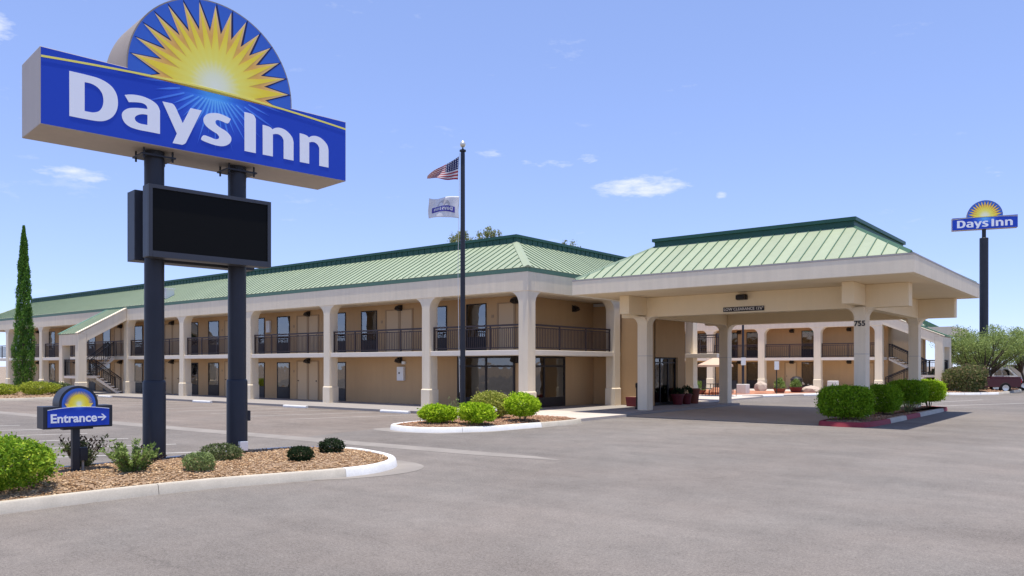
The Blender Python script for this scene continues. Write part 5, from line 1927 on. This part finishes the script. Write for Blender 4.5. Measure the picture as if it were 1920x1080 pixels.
LP = thing('lamp_pole', 'grey lamp pole rising from a white concrete block in the rear court', 'lamp post', (-1.5, 24.9, .1))
MB().box(-.33, .33, -.33, .33, -.1, .62).build('base_block', 'block_white', LP, bevel=.03)
MB().tube([(0, 0, .62), (0, 0, 7.0)], [.085, .06], 10).build('pole', 'post_steel', LP, smooth=True)
MB().box(-.45, .25, -.14, .14, 7.0, 7.18).build('lamp_head', 'bronze', LP, bevel=.03)
o = MB().box(-.15, .15, -.10, -.085, 1.85, 2.35).build('notice_plate', 'white_metal', LP)
o.rotation_euler.z = R(38)


def sign_post(loc, label):
    t = thing('sign_post', label, 'sign', loc, R(38))
    MB().box(-.03, .03, -.02, .02, -.1, 2.1).build('post', 'bronze', t)
    MB().box(-.15, .15, -.045, -.022, 1.55, 2.1).build('sign_plate', 'white_metal', t, bevel=.004)


sign_post((.15, 26.4, .1), 'small white parking sign on a thin post in the rear court')
rk = random.Random(3)


def boulder(loc, r, label, m='rock', sz=(1, 1, .7), group='boulders in the court bed'):
    bm = bmesh.new()
    bmesh.ops.create_icosphere(bm, subdivisions=2, radius=1)
    for v in bm.verts:
        k = 1 + rk.uniform(-.16, .16)
        v.co = Vector((v.co.x * sz[0] * k, v.co.y * sz[1] * k, max(-.3, v.co.z * sz[2] * k))) * r
    me = bpy.data.meshes.new('boulder')
    bm.to_mesh(me)
    bm.free()
    me.materials.append(M[m])
    return tag(link('boulder', me, None, loc), label, 'rock', group)


boulder((-.9, 26.4, .4), .5, 'upright pale boulder right of the lamp pole block', sz=(.8, .8, 1.1))
boulder((-2.3, 24.4, .25), .4, 'low pale boulder left of the lamp pole block')
boulder((1.1, 30.2, .2), .55, 'long flat pale boulder near the rear wing door', sz=(1.4, .7, .6))
boulder((1.9, 30.8, .2), .3, 'small pale boulder beside the white block')
boulder((-2.3, 22.6, .25), .42, 'reddish boulder in the court bed left of the rear canopy column', 'rock_red')
boulder((-2.75, 22.2, .2), .3, 'small reddish boulder beside the larger red one', 'rock_red')
o = MB().box(-.3, .3, -.3, .3, 0, .78).build('concrete_block', 'block_white', None, (2.15, 31.6, .1), bevel=.03)
tag(o, 'square white concrete block in front of the rear wing glass door', 'block')
TB = thing('trash_bin', 'dark round trash bin beside the rear wing column', 'bin', (-.9, 33.2, .1))
MB().lathe([(.38, 0), (.40, .75), (.43, .77), (.43, .85), (.25, 1.02), (.04, 1.05)], 18).build('bin_body', 'bronze', TB, smooth=True)
pot('bowl_planter', 'low terracotta bowl with light green plant left in the rear court', (-3.2, 22.0, .1), .42, .28, 'terracotta', ('leaf_pale', 500, .45, .6, .16))
pot('bowl_planter', 'terracotta bowl with bright green plant right of the lamp pole', (-.2, 27.9, .1), .42, .3, 'terracotta', ('leaf_pale', 420, .4, .75, .16))
pot('bowl_planter', 'dark red bowl with bright green plant before the rear wing column', (.3, 29.6, .1), .45, .36, 'red_paint', ('leaf_pale', 420, .4, .6, .16))

# parked vehicles
def pickup(label, loc, rz, paint, hitch=False):
    t = thing('pickup_truck', label, 'truck', loc, rz, 'pickups parked by the far driveway')
    # local +x forward, length 5.3
    prof = [(-2.6, .55), (-2.62, .75), (-2.6, 1.02), (-.62, 1.02), (-.60, 1.06), (.9, 1.08), (2.3, 1.0), (2.55, .9), (2.62, .62), (2.58, .42), (-2.5, .42)]
    MB().prism(prof, XZ, -.9, .9).build('body', paint, t, bevel=.05)
    MB().prism([(-.62, 1.061), (-.55, 1.70), (-.40, 1.78), (.55, 1.76), (1.25, 1.07)], XZ, -.80, .80).build('cab', paint, t, bevel=.05)
    g = t.children[-1]
    for s in (-1, 1):
        MB().prism([(-.46, 1.14), (-.40, 1.62), (.08, 1.64), (.08, 1.14)], XZ, s * .801, s * .806).build('side_window', 'glass_dark', g)
        MB().prism([(.14, 1.14), (.14, 1.64), (.5, 1.62), (1.0, 1.14)], XZ, s * .801, s * .806).build('side_window', 'glass_dark', g)
    MB().add([(1.19, -.68, 1.13), (1.19, .68, 1.13), (.63, .64, 1.70), (.63, -.64, 1.70)], [(0, 1, 2, 3)]).build('windshield', 'dark_panel', g, (.04, 0, .03))
    MB().add([(-.625, -.66, 1.12), (-.625, .66, 1.12), (-.57, .62, 1.6), (-.57, -.62, 1.6)], [(0, 1, 2, 3)]).build('rear_window', 'dark_panel', g, (-.01, 0, 0))
    bed = MB().box(-2.5, -.7, -.78, .78, 1.02, 1.03).build('bed', 'rubber', t)
    rl = MB()
    rl.box(-2.58, -.66, -.9, -.78, 1.021, 1.14)
    rl.box(-2.58, -.66, .78, .9, 1.021, 1.14)
    rl.box(-2.63, -2.53, -.779, .779, .62, 1.14)
    rl.build('bed_rail', paint, t, bevel=.015)
    for s in (-1, 1):
        MB().box(-2.65, -2.58, s * .84 - .07, s * .84 + .07, .72, .98).build('tail_lamp', 'car_lamp', t)
        MB().box(2.5, 2.60, s * .68 - .15, s * .68 + .15, .74, .88).build('headlight', 'chrome', t)
    MB().box(-2.74, -2.60, -.88, .88, .42, .56).build('bumper', 'chrome', t, bevel=.02)
    MB().box(2.56, 2.70, -.88, .88, .38, .58).build('bumper', 'chrome', t, bevel=.02)
    for wx in (-1.6, 1.62):
        for s in (-1, 1):
            w_ = MB().lathe([(.2, -.11), (.34, -.11), (.37, -.07), (.37, .07), (.34, .11), (.2, .11)], 20)
            w_.v = [(wx + a, s * .82 + c, .37 + b) for a, b, c in w_.v]
            o = w_.build('wheel', 'rubber', t, smooth=True)
            r_ = MB().lathe([(.02, -.115), (.2, -.12), (.21, .12), (.02, .115)], 14)
            r_.v = [(wx + a, s * .82 + c, .37 + b) for a, b, c in r_.v]
            r_.build('rim', 'chrome', o)
    return t


pickup('dark red pickup with its bed showing beside the oleander', (9.45, 39.9, 0), R(208), 'car_red')
pickup('white pickup parked under the spreading tree at the right edge', (9.6, 49.0, 0), R(25), 'car_white')
FW = thing('boundary_wall', 'cream stucco boundary wall behind the white pickup', 'wall', (15, 58, 0), R(15))
MB().box(-8, 22, 0, .2, 0, 2.0).build('wall_face', 'far_wall', FW)
for k in range(8):
    MB().box(-8 + 4 * k, -7.7 + 4 * k, -.05, -.001, 0, 2.1).build('pier', 'door_trim', FW)
